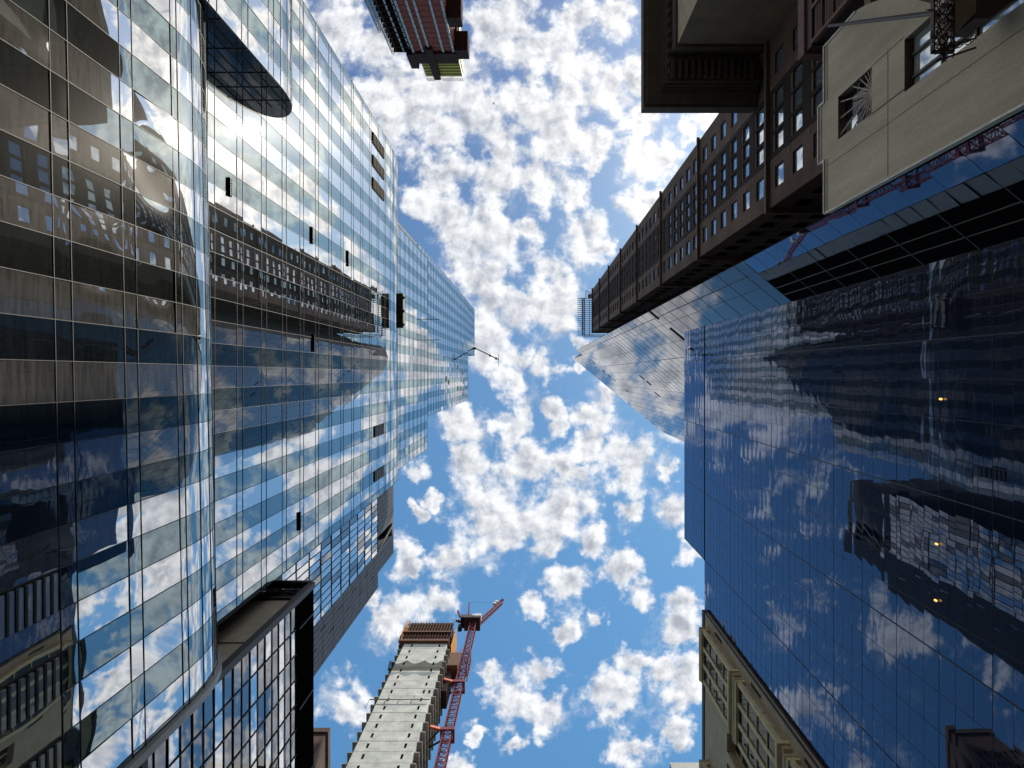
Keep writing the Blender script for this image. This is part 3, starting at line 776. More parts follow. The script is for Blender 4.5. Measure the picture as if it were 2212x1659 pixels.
tier(cx0 + 1.95, cy1 - 2.0, CH - 1.35, CH - 0.953)
tier(EX - 0.25, EY + 0.25, CH - 3.2, CH - 1.353)
for i in range(14):
    mb = MB(); x = cx0 + 2.4 + i * 0.62
    if x < 21: mb.box((x, cy1 - 3.9, CH - 1.95 + EYE), (x + 0.3, cy1 - 2.3, CH - 1.353 + EYE), 'cornice'); mb.build('cornice_bracket', cb)
for i in range(12):
    mb = MB(); y = cy1 - 2.7 - i * 0.95
    mb.box((cx0 + 2.1, y - 0.35, CH - 1.9 + EYE), (EX - 0.26, y, CH - 1.353 + EYE), 'cornice'); mb.build('cornice_bracket', cb)

# ------------------------------------------------------------------ cream low building with the stepped parapet
cw = thing('cream_building', 'low cream rendered building with stepped parapet and deep window openings beside the brown tower', 'building', (14.2, -12, 0))
WX = 14.2
Y_END, Y_FAR = -7.8, -15.9
def yw(r): return r * WX
mb = MB()
# openings in (y, h)
w1 = (-12.85, -10.88, 30.9, 34.3); w2 = (-12.75, -10.75, 20.6, 28.2)
ybr = sorted({Y_END, Y_FAR, -14.4, -13.1, w1[0], w1[1], w2[0], w2[1]})
O = Vector((WX, -13.1, 0))
wall(mb, O, Vector((0, 1, 0)), Vector((-1, 0, 0)), -7.8 + 13.1, 35.85 + EYE, [(w[0] + 13.1, w[1] + 13.1, w[2] + EYE, w[3] + EYE) for w in (w1, w2)], 0.36, 'cream_wall', 'bronze_wall')
mb.box((WX, -13.2, 35.85 + EYE), (WX + 0.45, -10.36, 36.55 + EYE), 'cream_wall')
arc = []
for i in range(13):
    t = i / 12.0
    a = (-15.9, 32.3); b_ = (-15.3, 29.4); c_ = (-13.1, 26.2)
    y = (1-t)**2 * a[0] + 2*t*(1-t) * b_[0] + t*t * c_[0]; h = (1-t)**2 * a[1] + 2*t*(1-t) * b_[1] + t*t * c_[1]
    arc.append((y, h))
mb.face([(WX, -15.9, 35.85 + EYE)] + [(WX, y, h + EYE) for y, h in arc] + [(WX, -13.1, 35.85 + EYE)], 'cream_wall')
mb.build('wall', cw)
mb = MB()
for p, q2 in zip(arc[:-1], arc[1:]): mb.face([(WX, p[0], p[1] + EYE), (WX, q2[0], q2[1] + EYE), (WX + 6, q2[0], q2[1] + EYE), (WX + 6, p[0], p[1] + EYE)], 'olive', True)
mb.face([(WX, -15.9, 32.3 + EYE), (WX, -15.9, 35.85 + EYE), (WX + 6, -15.9, 35.85 + EYE), (WX + 6, -15.9, 32.3 + EYE)], 'olive')
mb.box((WX + 0.9, -21.0, 33.0 + EYE), (WX + 6, -15.95, 33.6 + EYE), 'olive')
mb.build('arch_soffit', cw)
mb = MB()
for (y0, h, y1) in ((-15.9, 35.85, -13.2), (-13.2, 36.55, -10.36), (-10.36, 35.85, -7.8)):
    mb.bar((WX - 0.03, y0, h + EYE), (WX - 0.03, y1, h + EYE), 0.10, 'trim'); mb.bar((WX - 0.02, y0, h - 0.28 + EYE), (WX - 0.02, y1, h - 0.28 + EYE), 0.05, 'trim')
for y, a, c in ((-13.2, 35.85, 36.55), (-10.36, 35.85, 36.55), (-7.78, 5, 35.85), (-15.88, 32.4, 35.85)): mb.bar((WX - 0.02, y, a + EYE), (WX - 0.02, y, c + EYE), 0.08, 'trim')
mb.build('parapet_coping', cw)
mb = MB(); mb.box((WX + 0.8, -13.0, 0), (WX + 6, -8.0, 35.5 + EYE), 'core'); mb.face([(WX, -7.8, 0), (WX + 0.28, -7.8, 0), (WX + 0.28, -7.8, 35.85 + EYE), (WX, -7.8, 35.85 + EYE)], 'cream_wall'); mb.build('body', cw)
mb = MB(); mb.box((WX - 0.012, -12.83, 5), (WX - 0.002, -12.80, 20.6 + EYE), 'bronze_wall'); mb.bar((WX - 0.004, -10.86, 28.2 + EYE), (WX - 0.004, -10.86, 30.9 + EYE), 0.04, 'bronze_wall'); mb.bar((WX - 0.004, -12.86, 28.2 + EYE), (WX - 0.004, -12.86, 30.9 + EYE), 0.02, 'bronze_wall'); mb.bar((WX - 0.004, -13.0, 29.5 + EYE), (WX - 0.004, -7.9, 29.5 + EYE), 0.02, 'bronze_wall'); mb.bar((WX - 0.004, -10.0, 35.5 + EYE), (WX - 0.004, -10.0, 10), 0.015, 'bronze_wall'); mb.build('wall_joints', cw)
mb = MB(); mb.face([(WX + 0.34, w1[0], w1[2] + EYE), (WX + 0.34, w1[1], w1[2] + EYE), (WX + 0.34, w1[1], w1[3] + EYE), (WX + 0.34, w1[0], w1[3] + EYE)], 'cap_glass')
mb.face([(WX + 0.32, -11.65, 33.0 + EYE), (WX + 0.32, -10.95, 33.0 + EYE), (WX + 0.32, -10.95, 34.2 + EYE), (WX + 0.32, -11.65, 34.2 + EYE)], 'window_glass')
c = Vector((WX + 0.10, -11.85, 30.95 + EYE))
for i in range(15):
    a = math.pi * i / 14; d = Vector((0, math.cos(a), math.sin(a)))
    s = min((w1[1] - c.y) / d.y if d.y > 1e-4 else 9, (w1[0] - c.y) / d.y if d.y < -1e-4 else 9, (w1[3] + EYE - c.z) / d.z if d.z > 1e-4 else 9)
    mb.bar(c, c + d * s, 0.045, 'grille')
for rr in (0.75, 1.6):
    pts = [c + Vector((0, math.cos(a) * rr, math.sin(a) * rr)) for a in [math.pi * i / 16 for i in range(17)]]
    pts = [p for p in pts if w1[0] < p.y < w1[1]]
    for p, q2 in zip(pts[:-1], pts[1:]): mb.bar(p, q2, 0.03, 'grille')
mb.build('sunburst_window', cw)
mb = MB(); x = WX + 0.3
mb.face([(x, w2[0], w2[2] + EYE), (x, w2[1], w2[2] + EYE), (x, w2[1], w2[3] + EYE), (x, w2[0], w2[3] + EYE)], 'pale_pane')
for y in (-12.1, -11.25): mb.bar((x - 0.05, y, w2[2] + EYE), (x - 0.05, y, w2[3] + EYE), 0.10, 'dark_frame')
for h in (24.0, 26.0, w2[3] - 0.08): mb.bar((x - 0.05, w2[0], h + EYE), (x - 0.05, w2[1], h + EYE), 0.10, 'wood_dark')
mb.build('frosted_window', cw)

# ornate iron canopy bracket
ic = thing('iron_canopy', 'ornate scrolled iron canopy with wooden end blocks held by a long dark rod', 'canopy', (12.3, -10.5, 22))
HC = 21.5
def cpt(X, Y, h=HC): return at(X, Y, h)
mb = MB()
a0, a1 = cpt(2016, -6), cpt(2062, 112)
mb.box((a0.x, a0.y, HC + EYE - 0.02), (a0.x + 0.05, a1.y, HC + EYE + 0.16), 'wood_dark'); mb.box((a1.x - 0.05, a0.y, HC + EYE - 0.02), (a1.x, a1.y, HC + EYE + 0.16), 'wood_dark')
mb.box((a0.x, a1.y - 0.05, HC + EYE - 0.02), (a1.x, a1.y, HC + EYE + 0.16), 'wood_dark')
mb.build('frame', ic)
mb = MB()
RR = random.Random(3)
def scroll(cx, cy, r, turns, sgn, r0=0.02):
    pts = []
    for i in range(26):
        t = i / 25; a = sgn * turns * 2 * math.pi * t
        pts.append((cx + math.cos(a) * r * (1 - 0.85 * t), cy + math.sin(a) * r * (1 - 0.85 * t), HC + EYE + 0.05 + 0.05 * math.sin(a)))
    mb.tube(pts, r0, 'iron', 6)
w_, l_ = a1.x - a0.x, a1.y - a0.y
for i in range(7):
    for j in range(3):
        scroll(a0.x + w_ * (j + 0.5) / 3, a0.y + l_ * (i + 0.5) / 7, 0.13 + 0.03 * RR.random(), 1.4, 1 if (i + j) % 2 else -1)
for i in range(26):
    x, y = a0.x + w_ * RR.random(), a0.y + l_ * RR.random(); an = RR.random() * 6.3
    mb.tube([(x, y, HC + EYE + 0.1), (x + 0.1 * math.cos(an), y + 0.1 * math.sin(an), HC + EYE + 0.02), (x + 0.2 * math.cos(an + .6), y + 0.2 * math.sin(an + .6), HC + EYE + 0.1)], [0.006, 0.035, 0.006], 'iron', 6)
mb.build('scrollwork', ic)
mb = MB(); b0, b1 = cpt(2062, -8), cpt(2104, 48)
mb.prism([(b0.x, b0.y), (b1.x, b0.y), (b1.x, b1.y - 0.25), (b0.x, b1.y + 0.35)], HC + EYE - 0.1, HC + EYE + 0.9, 'old_stone'); mb.build('end_block', ic)
mb = MB(); b0, b1 = cpt(2105, -8), cpt(2200, 40)
mb.prism([(b0.x, b0.y), (b1.x, b0.y), (b0.x + 0.45, b1.y), (b0.x, b1.y)], HC + EYE, HC + EYE + 1.2, 'wood_dark'); mb.build('end_block', ic)
mb = MB(); c0, c1 = cpt(2020, 112), cpt(2108, 82)
for k in range(9):
    p = c0.lerp(c1, (k + .5) / 9); scroll(p.x, p.y, 0.10, 1.2, 1 if k % 2 else -1, 0.016)
mb.bar(c0, c1, 0.05, 'wood_dark'); mb.bar(c0 + Vector((0, 0.28, 0)), c1 + Vector((0, 0.28, 0)), 0.05, 'wood_dark')
mb.build('lower_scrollwork', ic)
mb = MB(); mb.tube([at(2058, 24, HC), at(1790, 56, 34.5)], 0.07, 'black_metal'); mb.tube([at(2058, 18, HC), at(1840, 46, 32.5)], 0.015, 'black_metal'); mb.build('rod', ic)

# timber hut on the roof behind
rh = thing('timber_bay', 'reddish timber framed bay with slatted panels beneath the dark cornice', 'bay', (17, -20, 40))
HB = 44.0
xa, ya1 = 582 * HB / F, -685 * HB / F
ya0 = ya1 - 6.0
mb = MB(); mb.box((xa + 0.35, ya0, HB - 9 + EYE), (xa + 4.5, ya1 - 0.3, HB - 0.5 + EYE), 'wood_dark'); mb.build('body', rh)
mb = MB(); mb.box((xa, ya0, HB - 0.5 + EYE), (xa + 5, ya1, HB + 0.5 + EYE), 'wood'); mb.box((xa + 0.15, ya0, HB - 1.3 + EYE), (xa + 5, ya1 - 0.12, HB - 0.503 + EYE), 'wood_dark'); mb.build('eaves', rh)
for i in range(5):
    z = HB - 1.6 - i * 1.5
    mb = MB()
    for j in range(5): mb.box((xa + 0.22, ya0, z - j * 0.22 + EYE), (xa + 0.345, ya1 - 0.5, z - j * 0.22 - 0.12 + EYE), 'wood')
    mb.build('slat_panel', rh)
for y in (ya1 - 0.42, ya1 - 2.4, ya1 - 4.4):
    mb = MB(); mb.box((xa + 0.1, y, HB - 9 + EYE), (xa + 0.34, y + 0.2, HB - 1.303 + EYE), 'wood'); mb.build('post', rh)

# ------------------------------------------------------------------ tan stone building with tall bay windows (bottom right)
lb = thing('bay_window_building', 'tan stone building with tall gold framed bay windows in front of the blue facade', 'building', (16.5, 35, 0))
LX, LY0, LH = 17.55, 24.1, 75.5
Z3 = LX * F
pitch = 12.3
def bay_y(r): return r * LX
mb = MB(); hol = []
for i in range(6):
    top = 70.5 - i * pitch
    if top - 8 < 3: break
    hol.append((bay_y(1.80) - LY0, bay_y(1.93) - LY0, top - 8.6 + EYE - 4, top + EYE - 4)); hol.append((bay_y(1.98) - LY0, bay_y(2.10) - LY0, top - 8.6 + EYE - 4, top + EYE - 4))
    hol.append((bay_y(2.62) - LY0, bay_y(2.75) - LY0, top - 8.6 + EYE - 4, top + EYE - 4)); hol.append((bay_y(2.8) - LY0, bay_y(2.93) - LY0, top - 8.6 + EYE - 4, top + EYE - 4))
wall(mb, Vector((LX, LY0, 0)), Vector((0, 1, 0)), Vector((-1, 0, 0)), 40, LH + EYE, hol, 0.9, 'tan_wall', 'tan_wall'); mb.build('street_wall', lb)
mb = MB(); mb.face([(LX, LY0, 0), (LX + 1.3, LY0, 0), (LX + 1.3, LY0, LH + EYE), (LX, LY0, LH + EYE)], 'tan_wall'); mb.prism([(LX + 1.0, LY0 + 0.05), (LX + 1.3, LY0 + 0.05), (LX + 1.3, LY0 + 40), (LX + 1.0, LY0 + 40)], 0, LH + EYE - 0.2, 'core'); mb.face([(LX, LY0, LH + EYE), (LX + 1.3, LY0, LH + EYE), (LX + 1.3, LY0 + 40, LH + EYE), (LX, LY0 + 40, LH + EYE)], 'tan_wall')
mb.build('body', lb)
for y0, y1, h0, h1 in [(LY0 + h[0], LY0 + h[1], h[2], h[3]) for h in hol]:
    mb = MB(); x = LX + 0.8
    mb.face([(x, y0, h0), (x, y1, h0), (x, y1, h1), (x, y0, h1)], 'cap_glass')
    for k in range(1, 4): mb.bar((x - 0.05, y0, h0 + (h1 - h0) * k / 4), (x - 0.05, y1, h0 + (h1 - h0) * k / 4), 0.16, 'gold_frame')
    for y in (y0 + 0.08, (y0 + y1) / 2, y1 - 0.08): mb.bar((x - 0.05, y, h0), (x - 0.05, y, h1), 0.14, 'gold_frame')
    mb.build('recessed_window', lb)
def bay(ya, yb, h0, h1, out=0.7):
    w = MB(); x = LX - out
    ys = [ya, ya + (yb - ya) * .34, ya + (yb - ya) * .67, yb]
    # glazing; the pale side panes have a sky reflection put into their colour
    w.face([(x + 0.12, ya + 0.1, h0), (x + 0.12, yb - 0.1, h0), (x + 0.12, yb - 0.1, h1), (x + 0.12, ya + 0.1, h1)], 'cap_glass')
    w.face([(x + 0.12, ya + 0.08, h0), (LX - 0.02, ya + 0.08, h0), (LX - 0.02, ya + 0.08, h1), (x + 0.12, ya + 0.08, h1)], 'pale_pane')
    w.face([(x + 0.12, yb - 0.08, h0), (LX - 0.02, yb - 0.08, h0), (LX - 0.02, yb - 0.08, h1), (x + 0.12, yb - 0.08, h1)], 'pale_pane')
    f = MB()
    for y in ys: f.box((x, y - 0.16, h0), (x + 0.3, y + 0.16, h1), 'gold_frame')
    for k in range(1, 4):
        z = h0 + (h1 - h0) * k / 4
        f.bar((x + 0.08, ya, z), (x + 0.08, yb, z), 0.10, 'gold_frame'); f.bar((x + 0.2, ya + 0.06, z), (LX, ya + 0.06, z), 0.08, 'gold_frame')
    f.box((x - 0.14, ya - 0.12, h1), (LX - 0.003, yb + 0.14, h1 + 0.42), 'gold_frame'); f.box((x - 0.2, ya - 0.16, h1 + 0.423), (LX - 0.003, yb + 0.2, h1 + 0.75), 'tan_wall')
    f.box((x - 0.2, ya - 0.22, h0 - 0.4), (LX - 0.003, yb + 0.22, h0 - 0.003), 'gold_frame'); f.box((x + 0.1, ya - 0.1, h0 - 0.9), (LX - 0.003, yb + 0.1, h0 - 0.403), 'tan_wall')
    b_ = w.build('bay_window', lb); fo = f.build('bay_frame', lb); fo.parent = b_; fo.location = (0, 0, 0)
for i in range(6):
    top = LH - 2.6 - i * pitch
    if top < 12: break
    for ra, rb in ((1.44, 1.72), (2.19, 2.5)): bay(bay_y(ra), bay_y(rb), top - pitch + 2.4 + EYE, top + EYE)
for y in (bay_y(1.40), bay_y(1.76), bay_y(2.15)):
    for i in range(5):
        mb = MB(); mb.box((LX - 0.05, y, 70 - i * 11.6), (LX + 0.05, y + 0.25, 72.4 - i * 11.6), 'dark_open'); mb.build('wall_slot', lb)
mb = MB(); mb.box((LX - 0.12, LY0 - 0.05, LH - 0.5 + EYE), (LX + 1.25, LY0 + 40, LH + 0.25 + EYE), 'dark_frame'); mb.bar((LX - 0.0, LY0 - 0.04, 0), (LX - 0.0, LY0 - 0.04, LH + EYE), 0.12, 'dark_frame'); mb.build('coping', lb)

# ------------------------------------------------------------------ dark framed building at lower left, grey slab behind it, far blocks
da = thing('dark_framed_building', 'dark framed glass building with a bronze end wall at the foot of the striped tower', 'building', (-16, 25, 0))
AX, AY, AH = -16.0, 15.35, 54.0
mb = MB()
mb.face([(AX + 0.0, AY, 0), (-19.3, AY, 0), (-19.3, AY, 50.4 + EYE), (AX, AY, 50.4 + EYE)], 'end_wall')
mb.build('end_wall', da)
mb = MB()
for z in (16, 24, 31.5, 38.5, 44.0): mb.bar((AX, AY - 0.01, z), (-19.3, AY - 0.01, z), 0.08, 'dark_frame')
mb.bar((AX + 0.02, AY - 0.03, 0), (AX + 0.02, AY - 0.03, AH + EYE), 0.42, 'dark_frame'); mb.bar((-19.3, AY - 0.03, 0), (-19.3, AY - 0.03, AH + EYE), 0.30, 'dark_frame')
mb.bar((AX, AY - 0.03, AH + EYE), (-19.3, AY - 0.03, AH + EYE), 0.5, 'dark_frame'); mb.bar((AX, AY - 0.03, 50.5 + EYE), (-19.3, AY - 0.03, 50.5 + EYE), 0.3, 'dark_frame')
mb.build('end_wall_frame', da)
mb = MB(); mb.face([(AX, AY + 0.15, 50.4 + EYE), (-19.3, AY + 0.15, 50.4 + EYE), (-19.3, AY + 0.4, AH + EYE), (AX, AY + 0.4, AH + EYE)], 'cap_glass')
for k in range(1, 5): mb.bar((AX, AY + 0.12, 50.4 + 0.7 * k + EYE), (-19.3, AY + 0.12, 50.4 + 0.7 * k + EYE), 0.08, 'dark_frame')
for k in range(1, 4): mb.bar((AX - .83 * k, AY + 0.12, 50.4 + EYE), (AX - .83 * k, AY + 0.3, AH + EYE), 0.07, 'dark_frame')
mb.build('roof_glazing', da)
mb = MB(); mb.prism([(AX - 0.3, AY + 0.5), (AX - 0.3, 75), (-25, 75), (-25, AY + 0.5)], 0, AH + EYE - 0.2, 'core'); mb.box((-23.5, 14.4, 40), (-19.5, AY + 3, 58 + EYE), 'dark_frame'); mb.build('body', da)
# street front: wide low panes; one bright row, then two greyer ones
y = AY + 0.25; edges = [y]; RH_ = 1.19; A0 = 50.4 - 44 * RH_
while y < 56:
    mb = MB(); O = Vector((AX, 0, EYE))
    for r in range(44):
        a = A0 + RH_ * r
        k = (44 - r) % 4
        panel(mb, O, Vector((0, 1, 0)), Vector((1, 0, 0)), y, y + 1.7, a, a + RH_, 'light_glass' if k == 3 or (k == 1 and R.random() < 0.25) else 'grey_glass', 0.003, 0.007, 3, 3)
    mb.build('glass_column', da)
    y += 1.7; edges.append(y)
mb = MB()
for u in edges: mb.bar((AX + 0.03, u, 0), (AX + 0.03, u, 50.4 + EYE), 0.05, 'dark_frame')
for r in range(45):
    z = A0 + RH_ * r; mb.bar((AX + 0.03, AY, z + EYE), (AX + 0.03, y, z + EYE), 0.055 if r % 2 else 0.04, 'dark_frame')
mb.box((AX - 0.05, AY, 30.0 + EYE), (AX + 0.22, y, 30.5 + EYE), 'dark_frame')
mb.build('front_frame', da)
mb = MB(); mb.box((AX - 0.2, AY, 50.4 + EYE), (AX + 0.12, 60, AH + EYE), 'void')
for k in range(8): mb.bar((AX + 0.17, AY + 2 + 5.5 * k, 50.5 + EYE), (AX + 0.13, AY + 2 + 5.5 * k, AH + EYE - 0.1), 0.1, 'black_metal')
mb.build('attic_band', da)

gb = thing('grey_clad_building', 'grey clad building with a gridded glass front and slit windows behind the dark framed one', 'building', (-27, 29, 0))
GX, GH = -27.2, 131.0
mb = MB()
y = 20.8; e = [y]
while y < 31.2:
    w = 0.98
    m2 = MB()
    for r in range(24):
        a, b = 10 + (GH - 10) * r / 24, 10 + (GH - 10) * (r + 1) / 24
        panel(m2, Vector((GX, 0, EYE)), Vector((0, 1, 0)), Vector((1, 0, 0)), y, y + w, a, b, 'light_glass' if R.random() < 0.75 else 'grey_glass', 0.003, 0.006, 2, 2)
    m2.build('glass_column', gb); y += w; e.append(y)
for u in e: mb.bar((GX + 0.03, u, 8), (GX + 0.03, u, GH + EYE), 0.07, 'dark_frame')
for r in range(25): mb.bar((GX + 0.03, 20.8, 10 + (GH - 10) * r / 24 + EYE), (GX + 0.03, e[-1], 10 + (GH - 10) * r / 24 + EYE), 0.09, 'dark_frame')
mb.build('glass_frame', gb)
mb = MB(); ye = e[-1]; slits = []
for r in range(24):
    z = 28 + r * 4.2
    if z + 2.4 < GH - 1: slits.append((1.25 + 1.7 * (r % 2), 1.5 + 1.7 * (r % 2), z + EYE, z + 2.4 + EYE))
wall(mb, Vector((GX + 0.06, ye, 0)), Vector((0, 1, 0)), Vector((1, 0, 0)), 37.7 - ye, GH + EYE, slits, 0.12, 'grey_clad', 'grey_pale', 'pale_pane'); mb.build('clad_wall', gb)
mb = MB()
for k in range(1, 8): mb.bar((GX + 0.07, ye + 0.8 * k, 0), (GX + 0.07, ye + 0.8 * k, GH + EYE), 0.035, 'dark_frame')
for k in range(24): mb.bar((GX + 0.07, ye, 8 + 5.2 * k + EYE), (GX + 0.07, 37.7, 8 + 5.2 * k + EYE), 0.03, 'dark_frame')
mb.build('cladding_joints', gb)
mb = MB(); mb.prism([(GX - 0.4, 20.9), (GX - 0.4, 37.6), (-52, 37.6), (-52, 20.9)], 0, GH + EYE - 0.1, 'core'); mb.face([(GX + 0.06, 37.7, 0), (-52, 37.7, 0), (-52, 37.7, GH + EYE), (GX + 0.06, 37.7, GH + EYE)], 'grey_clad'); mb.build('body', gb)
PH = 27.2 * F / 298
mb = MB(); mb.box((-44, 20.9, GH + EYE), (GX, 28.8, PH + EYE), 'grey_clad'); mb.box((-44, 31.4, GH + EYE), (GX, 35.2, PH + EYE), 'grey_clad'); mb.box((-44, 28.8, PH - 1.6 + EYE), (GX - 0.01, 31.4, PH + EYE), 'grey_clad'); mb.box((-44, 28.85, GH + EYE), (GX - 2.4, 31.35, PH - 1.7 + EYE), 'black_metal')
mb.bar((GX + 0.05, 31.3, GH + EYE), (GX + 0.05, 29.4, PH - 0.3 + EYE), 0.22, 'grey_pale')
for k in range(15): mb.bar((GX + 0.01, 21.2 + .95 * k, GH + EYE), (GX + 0.01, 21.2 + .95 * k, PH + EYE), 0.05, 'dark_frame') if not 28.4 < 21.2 + .95 * k < 31.7 else None
mb.build('penthouse', gb)

tb = thing('brown_block', 'small brown brick block peeking out between the dark framed building and the concrete tower', 'building', (-37, 64, 0))
mb = MB()
hh = [(0.7 + 1.5 * i, 1.5 + 1.5 * i, 60 + 3.6 * r, 61.9 + 3.6 * r) for i in range(5) for r in range(17)]
wall(mb, Vector((-42, 60, 0)), Vector((1, 0, 0)), Vector((0, -1, 0)), 7.7, 125 + EYE, hh, 0.3, 'brown_brick', 'brown_brick', 'cap_glass'); mb.build('front_wall', tb)
mb = MB(); mb.prism([(-42, 60.5), (-34.4, 60.5), (-34.4, 70), (-42, 70)], 0, 124.9 + EYE, 'brown_brick'); mb.face([(-34.3, 60, 0), (-34.3, 70, 0), (-34.3, 70, 125 + EYE), (-34.3, 60, 125 + EYE)], 'brown_brick'); mb.build('body', tb)
mb = MB(); mb.box((-42.2, 59.7, 123.8 + EYE), (-34.0, 70.2, 125.2 + EYE), 'brown_brick')
mb.build('cornice', tb)
for r in range(14):
    mb = MB(); mb.box((-34.25, 61, 70 + 3.6 * r), (-33.8, 62, 70.5 + 3.6 * r), 'brown_brick'); mb.build('window_sill', tb)
ft = thing('grey_tower', 'top of a distant grey tower just showing beside the tan bay window building', 'tower', (45, 117, 0))
mb = MB(); mb.box((40.2, 112.6, 0), (60, 128, 205 + EYE), 'grey_pale')
mb.build('body', ft)
mb = MB(); mb.box((39.2, 110, 205 + EYE), (61, 130, 210 + EYE), 'grey_pale'); mb.build('roof_slab', ft)

# ------------------------------------------------------------------ concrete tower under construction
ct = thing('concrete_tower', 'pale concrete tower under construction with dark formwork on top', 'tower', (-29, 80, 0))
CY, CX0, CX1, CYE, CT = 75.0, -35.9, -22.9, 85.5, 206.0
FLR = 4.25
sl = []
nf = int(CT / FLR)
for k in range(nf):
    z = CT - FLR * (k + 1) + 1.4
    if z < 4: break
    sl.append((2.05, 2.55, z + EYE, z + 1.9 + EYE)); sl.append((9.7, 10.2, z + EYE, z + 1.9 + EYE))
    if k == 7: sl.append((11.0, 11.5, z + EYE, z + 1.9 + EYE))
mb = MB()
wall(mb, Vector((CX0 + 0.5, CY, 0)), Vector((1, 0, 0)), Vector((0, -1, 0)), CX1 - CX0 - 1.0, CT + EYE, sl, 0.5, 'concrete', 'rust', 'dark_open'); mb.build('front_wall', ct)
mb = MB()
for k in range(nf):
    z = CT - FLR * (k + 1)
    mb.bar((CX0 + 0.5, CY - 0.005, z + EYE), (CX1 - 0.5, CY - 0.005, z + EYE), 0.03 if k % 3 else 0.06, 'slab')
mb.build('pour_lines', ct)
mb = MB(); mb.prism([(CX0 + 0.52, CY + 0.6), (CX1 - 2.2, CY + 0.6), (CX1 - 2.2, CYE), (CX0 + 0.52, CYE)], 0, CT + EYE, 'dark_open'); mb.face([(CX1 - 0.5, CY, 0), (CX1 - 0.5, CY + 1.6, 0), (CX1 - 0.5, CY + 1.6, CT + EYE), (CX1 - 0.5, CY, CT + EYE)], 'concrete'); mb.face([(CX0 + 0.5, CY, 0), (CX0 + 0.5, CY + 1.6, 0), (CX0 + 0.5, CY + 1.6, CT + EYE), (CX0 + 0.5, CY, CT + EYE)], 'concrete'); mb.build('core', ct)
for k in range(nf):
    z = CT - FLR * (k + 1)
    if z < 60: break
    mb = MB(); mb.prism([(CX0 - 0.75, CY + 0.25), (CX0 + 0.498, CY + 0.25), (CX0 + 0.498, CY + 1.65), (CX1 - 0.498, CY + 1.65), (CX1 - 0.498, CY + 0.25), (CX1 + 0.55, CY + 0.25), (CX1 + 0.55, CYE + 0.05), (CX0 - 0.75, CYE + 0.05)], z + EYE, z + 0.42 + EYE, 'slab')
    mb.build('floor_slab', ct)
for y in (CY + 2.6, CY + 5.2, CY + 7.8, CYE - 0.4):
    mb = MB(); mb.box((CX1 - 0.45, y - 0.25, 0), (CX1 + 0.15, y + 0.25, CT + EYE), 'slab'); mb.build('column', ct)
# formwork crown
f0, f1 = CT - 0.5, 221.5
mb = MB(); mb.box((CX0 - 0.9, CY - 0.9, f0 + EYE), (CX1 - 0.1, CYE + 0.5, f0 + 1.2 + EYE), 'rust'); mb.box((CX0 - 0.3, CY - 0.4, f0 + 1.2 + EYE), (CX1 - 0.5, CYE, f1 + EYE), 'plat_dark')
mb.box((CX0 - 0.9, CY - 1.2, f0 + 6.2 + EYE), (CX1 - 0.1, CYE + 0.5, f0 + 7.0 + EYE), 'rust'); mb.build('formwork', ct)
mb = MB()
for i in range(17):
    x = CX0 - 0.5 + (CX1 - CX0 + 0.3) * i / 16
    mb.bar((x, CY - 0.6, f0 + 1.2 + EYE), (x, CY - 0.8, f0 + 6.2 + EYE), 0.13, 'rust'); mb.bar((x, CY - 0.8, f0 + 7 + EYE), (x, CY - 0.8, f1 + R.uniform(-0.3, 0.5) + EYE), 0.15, 'rust')
for z in (f0 + 3.4, f0 + 10, f0 + 13.2): mb.bar((CX0 - 0.8, CY - 0.85, z + EYE), (CX1 - 0.1, CY - 0.85, z + EYE), 0.16, 'rust')
for i in range(9):
    x = CX0 + 1 + 12 * R.random(); mb.bar((x, CY + 1, f1 + EYE), (x, CY + 1, f1 + R.uniform(2, 5) + EYE), 0.14, 'plat_dark')
mb.build('formwork_posts', ct)
mb = MB()
for i in range(7):
    y = CY - 0.6 + i * 1.8
    mb.box((CX0 - 1.5, y, f0 + 2 + EYE), (CX0 - 1.38, y + 1.3, f1 + 2.5 + EYE), 'orange')
mb.build('side_screen', ct)
mb = MB()
for i in range(7):
    y = CY + 0.4 + i * 1.7
    mb.box((CX1 + 0.5, y, f0 - 1 + EYE), (CX1 + 0.65, y + 1.3, f1 - 2 + EYE), 'orange')
    mb.bar((CX1 - 0.3, y, f0 + 3 + EYE), (CX1 + 0.6, y, f0 + 3 + EYE), 0.2, 'rust'); mb.bar((CX1 - 0.3, y, f0 + 10 + EYE), (CX1 + 0.6, y, f0 + 10 + EYE), 0.2, 'rust')
mb.build('side_screen', ct)
mb = MB(); mb.box((CX1 + 0.2, CY + 2.2, 196 + EYE), (CX1 + 3.2, CY + 8, 205 + EYE), 'rust'); mb.box((CX1 + 0.1, CY + 3.5, 183 + EYE), (CX1 + 1.8, CY + 8, 195.9 + EYE), 'plat_dark'); mb.build('hoist_box', ct)
mb = MB()
def netf(s, t):
    x = CX0 - 0.6 + (CX1 - CX0 + 0.6) * s
    sag = abs(math.sin(s * math.pi * 3))
    return Vector((x, CY - 0.15 - 1.3 * t, 186.5 + EYE + t * (3.4 - 2.2 * sag)))
mb.grid(netf, 30, 4, 'net'); mb.build('safety_net', ct)
mb = MB(); zz = 169 + EYE
mb.tube([(CX0 - 1.2, CY - 0.5, zz - 4), (CX0 - 1.2, CY - 0.5, zz), (CX1 - 0.4, CY - 0.5, zz)], 0.13, 'slab')
for x in (-33, -30, -27): mb.bar((x, CY - 0.5, zz - 0.4), (x, CY - 0.5, zz + 2.2), 0.15, 'slab')
mb.build('pipe', ct)

# drawn at 1:1.9 above; enlarged and set back to keep its reflection out of the blue glass
ct.scale = (1.9, 1.9, 1.9); ct.location = (-55.1, 152.0, 0)

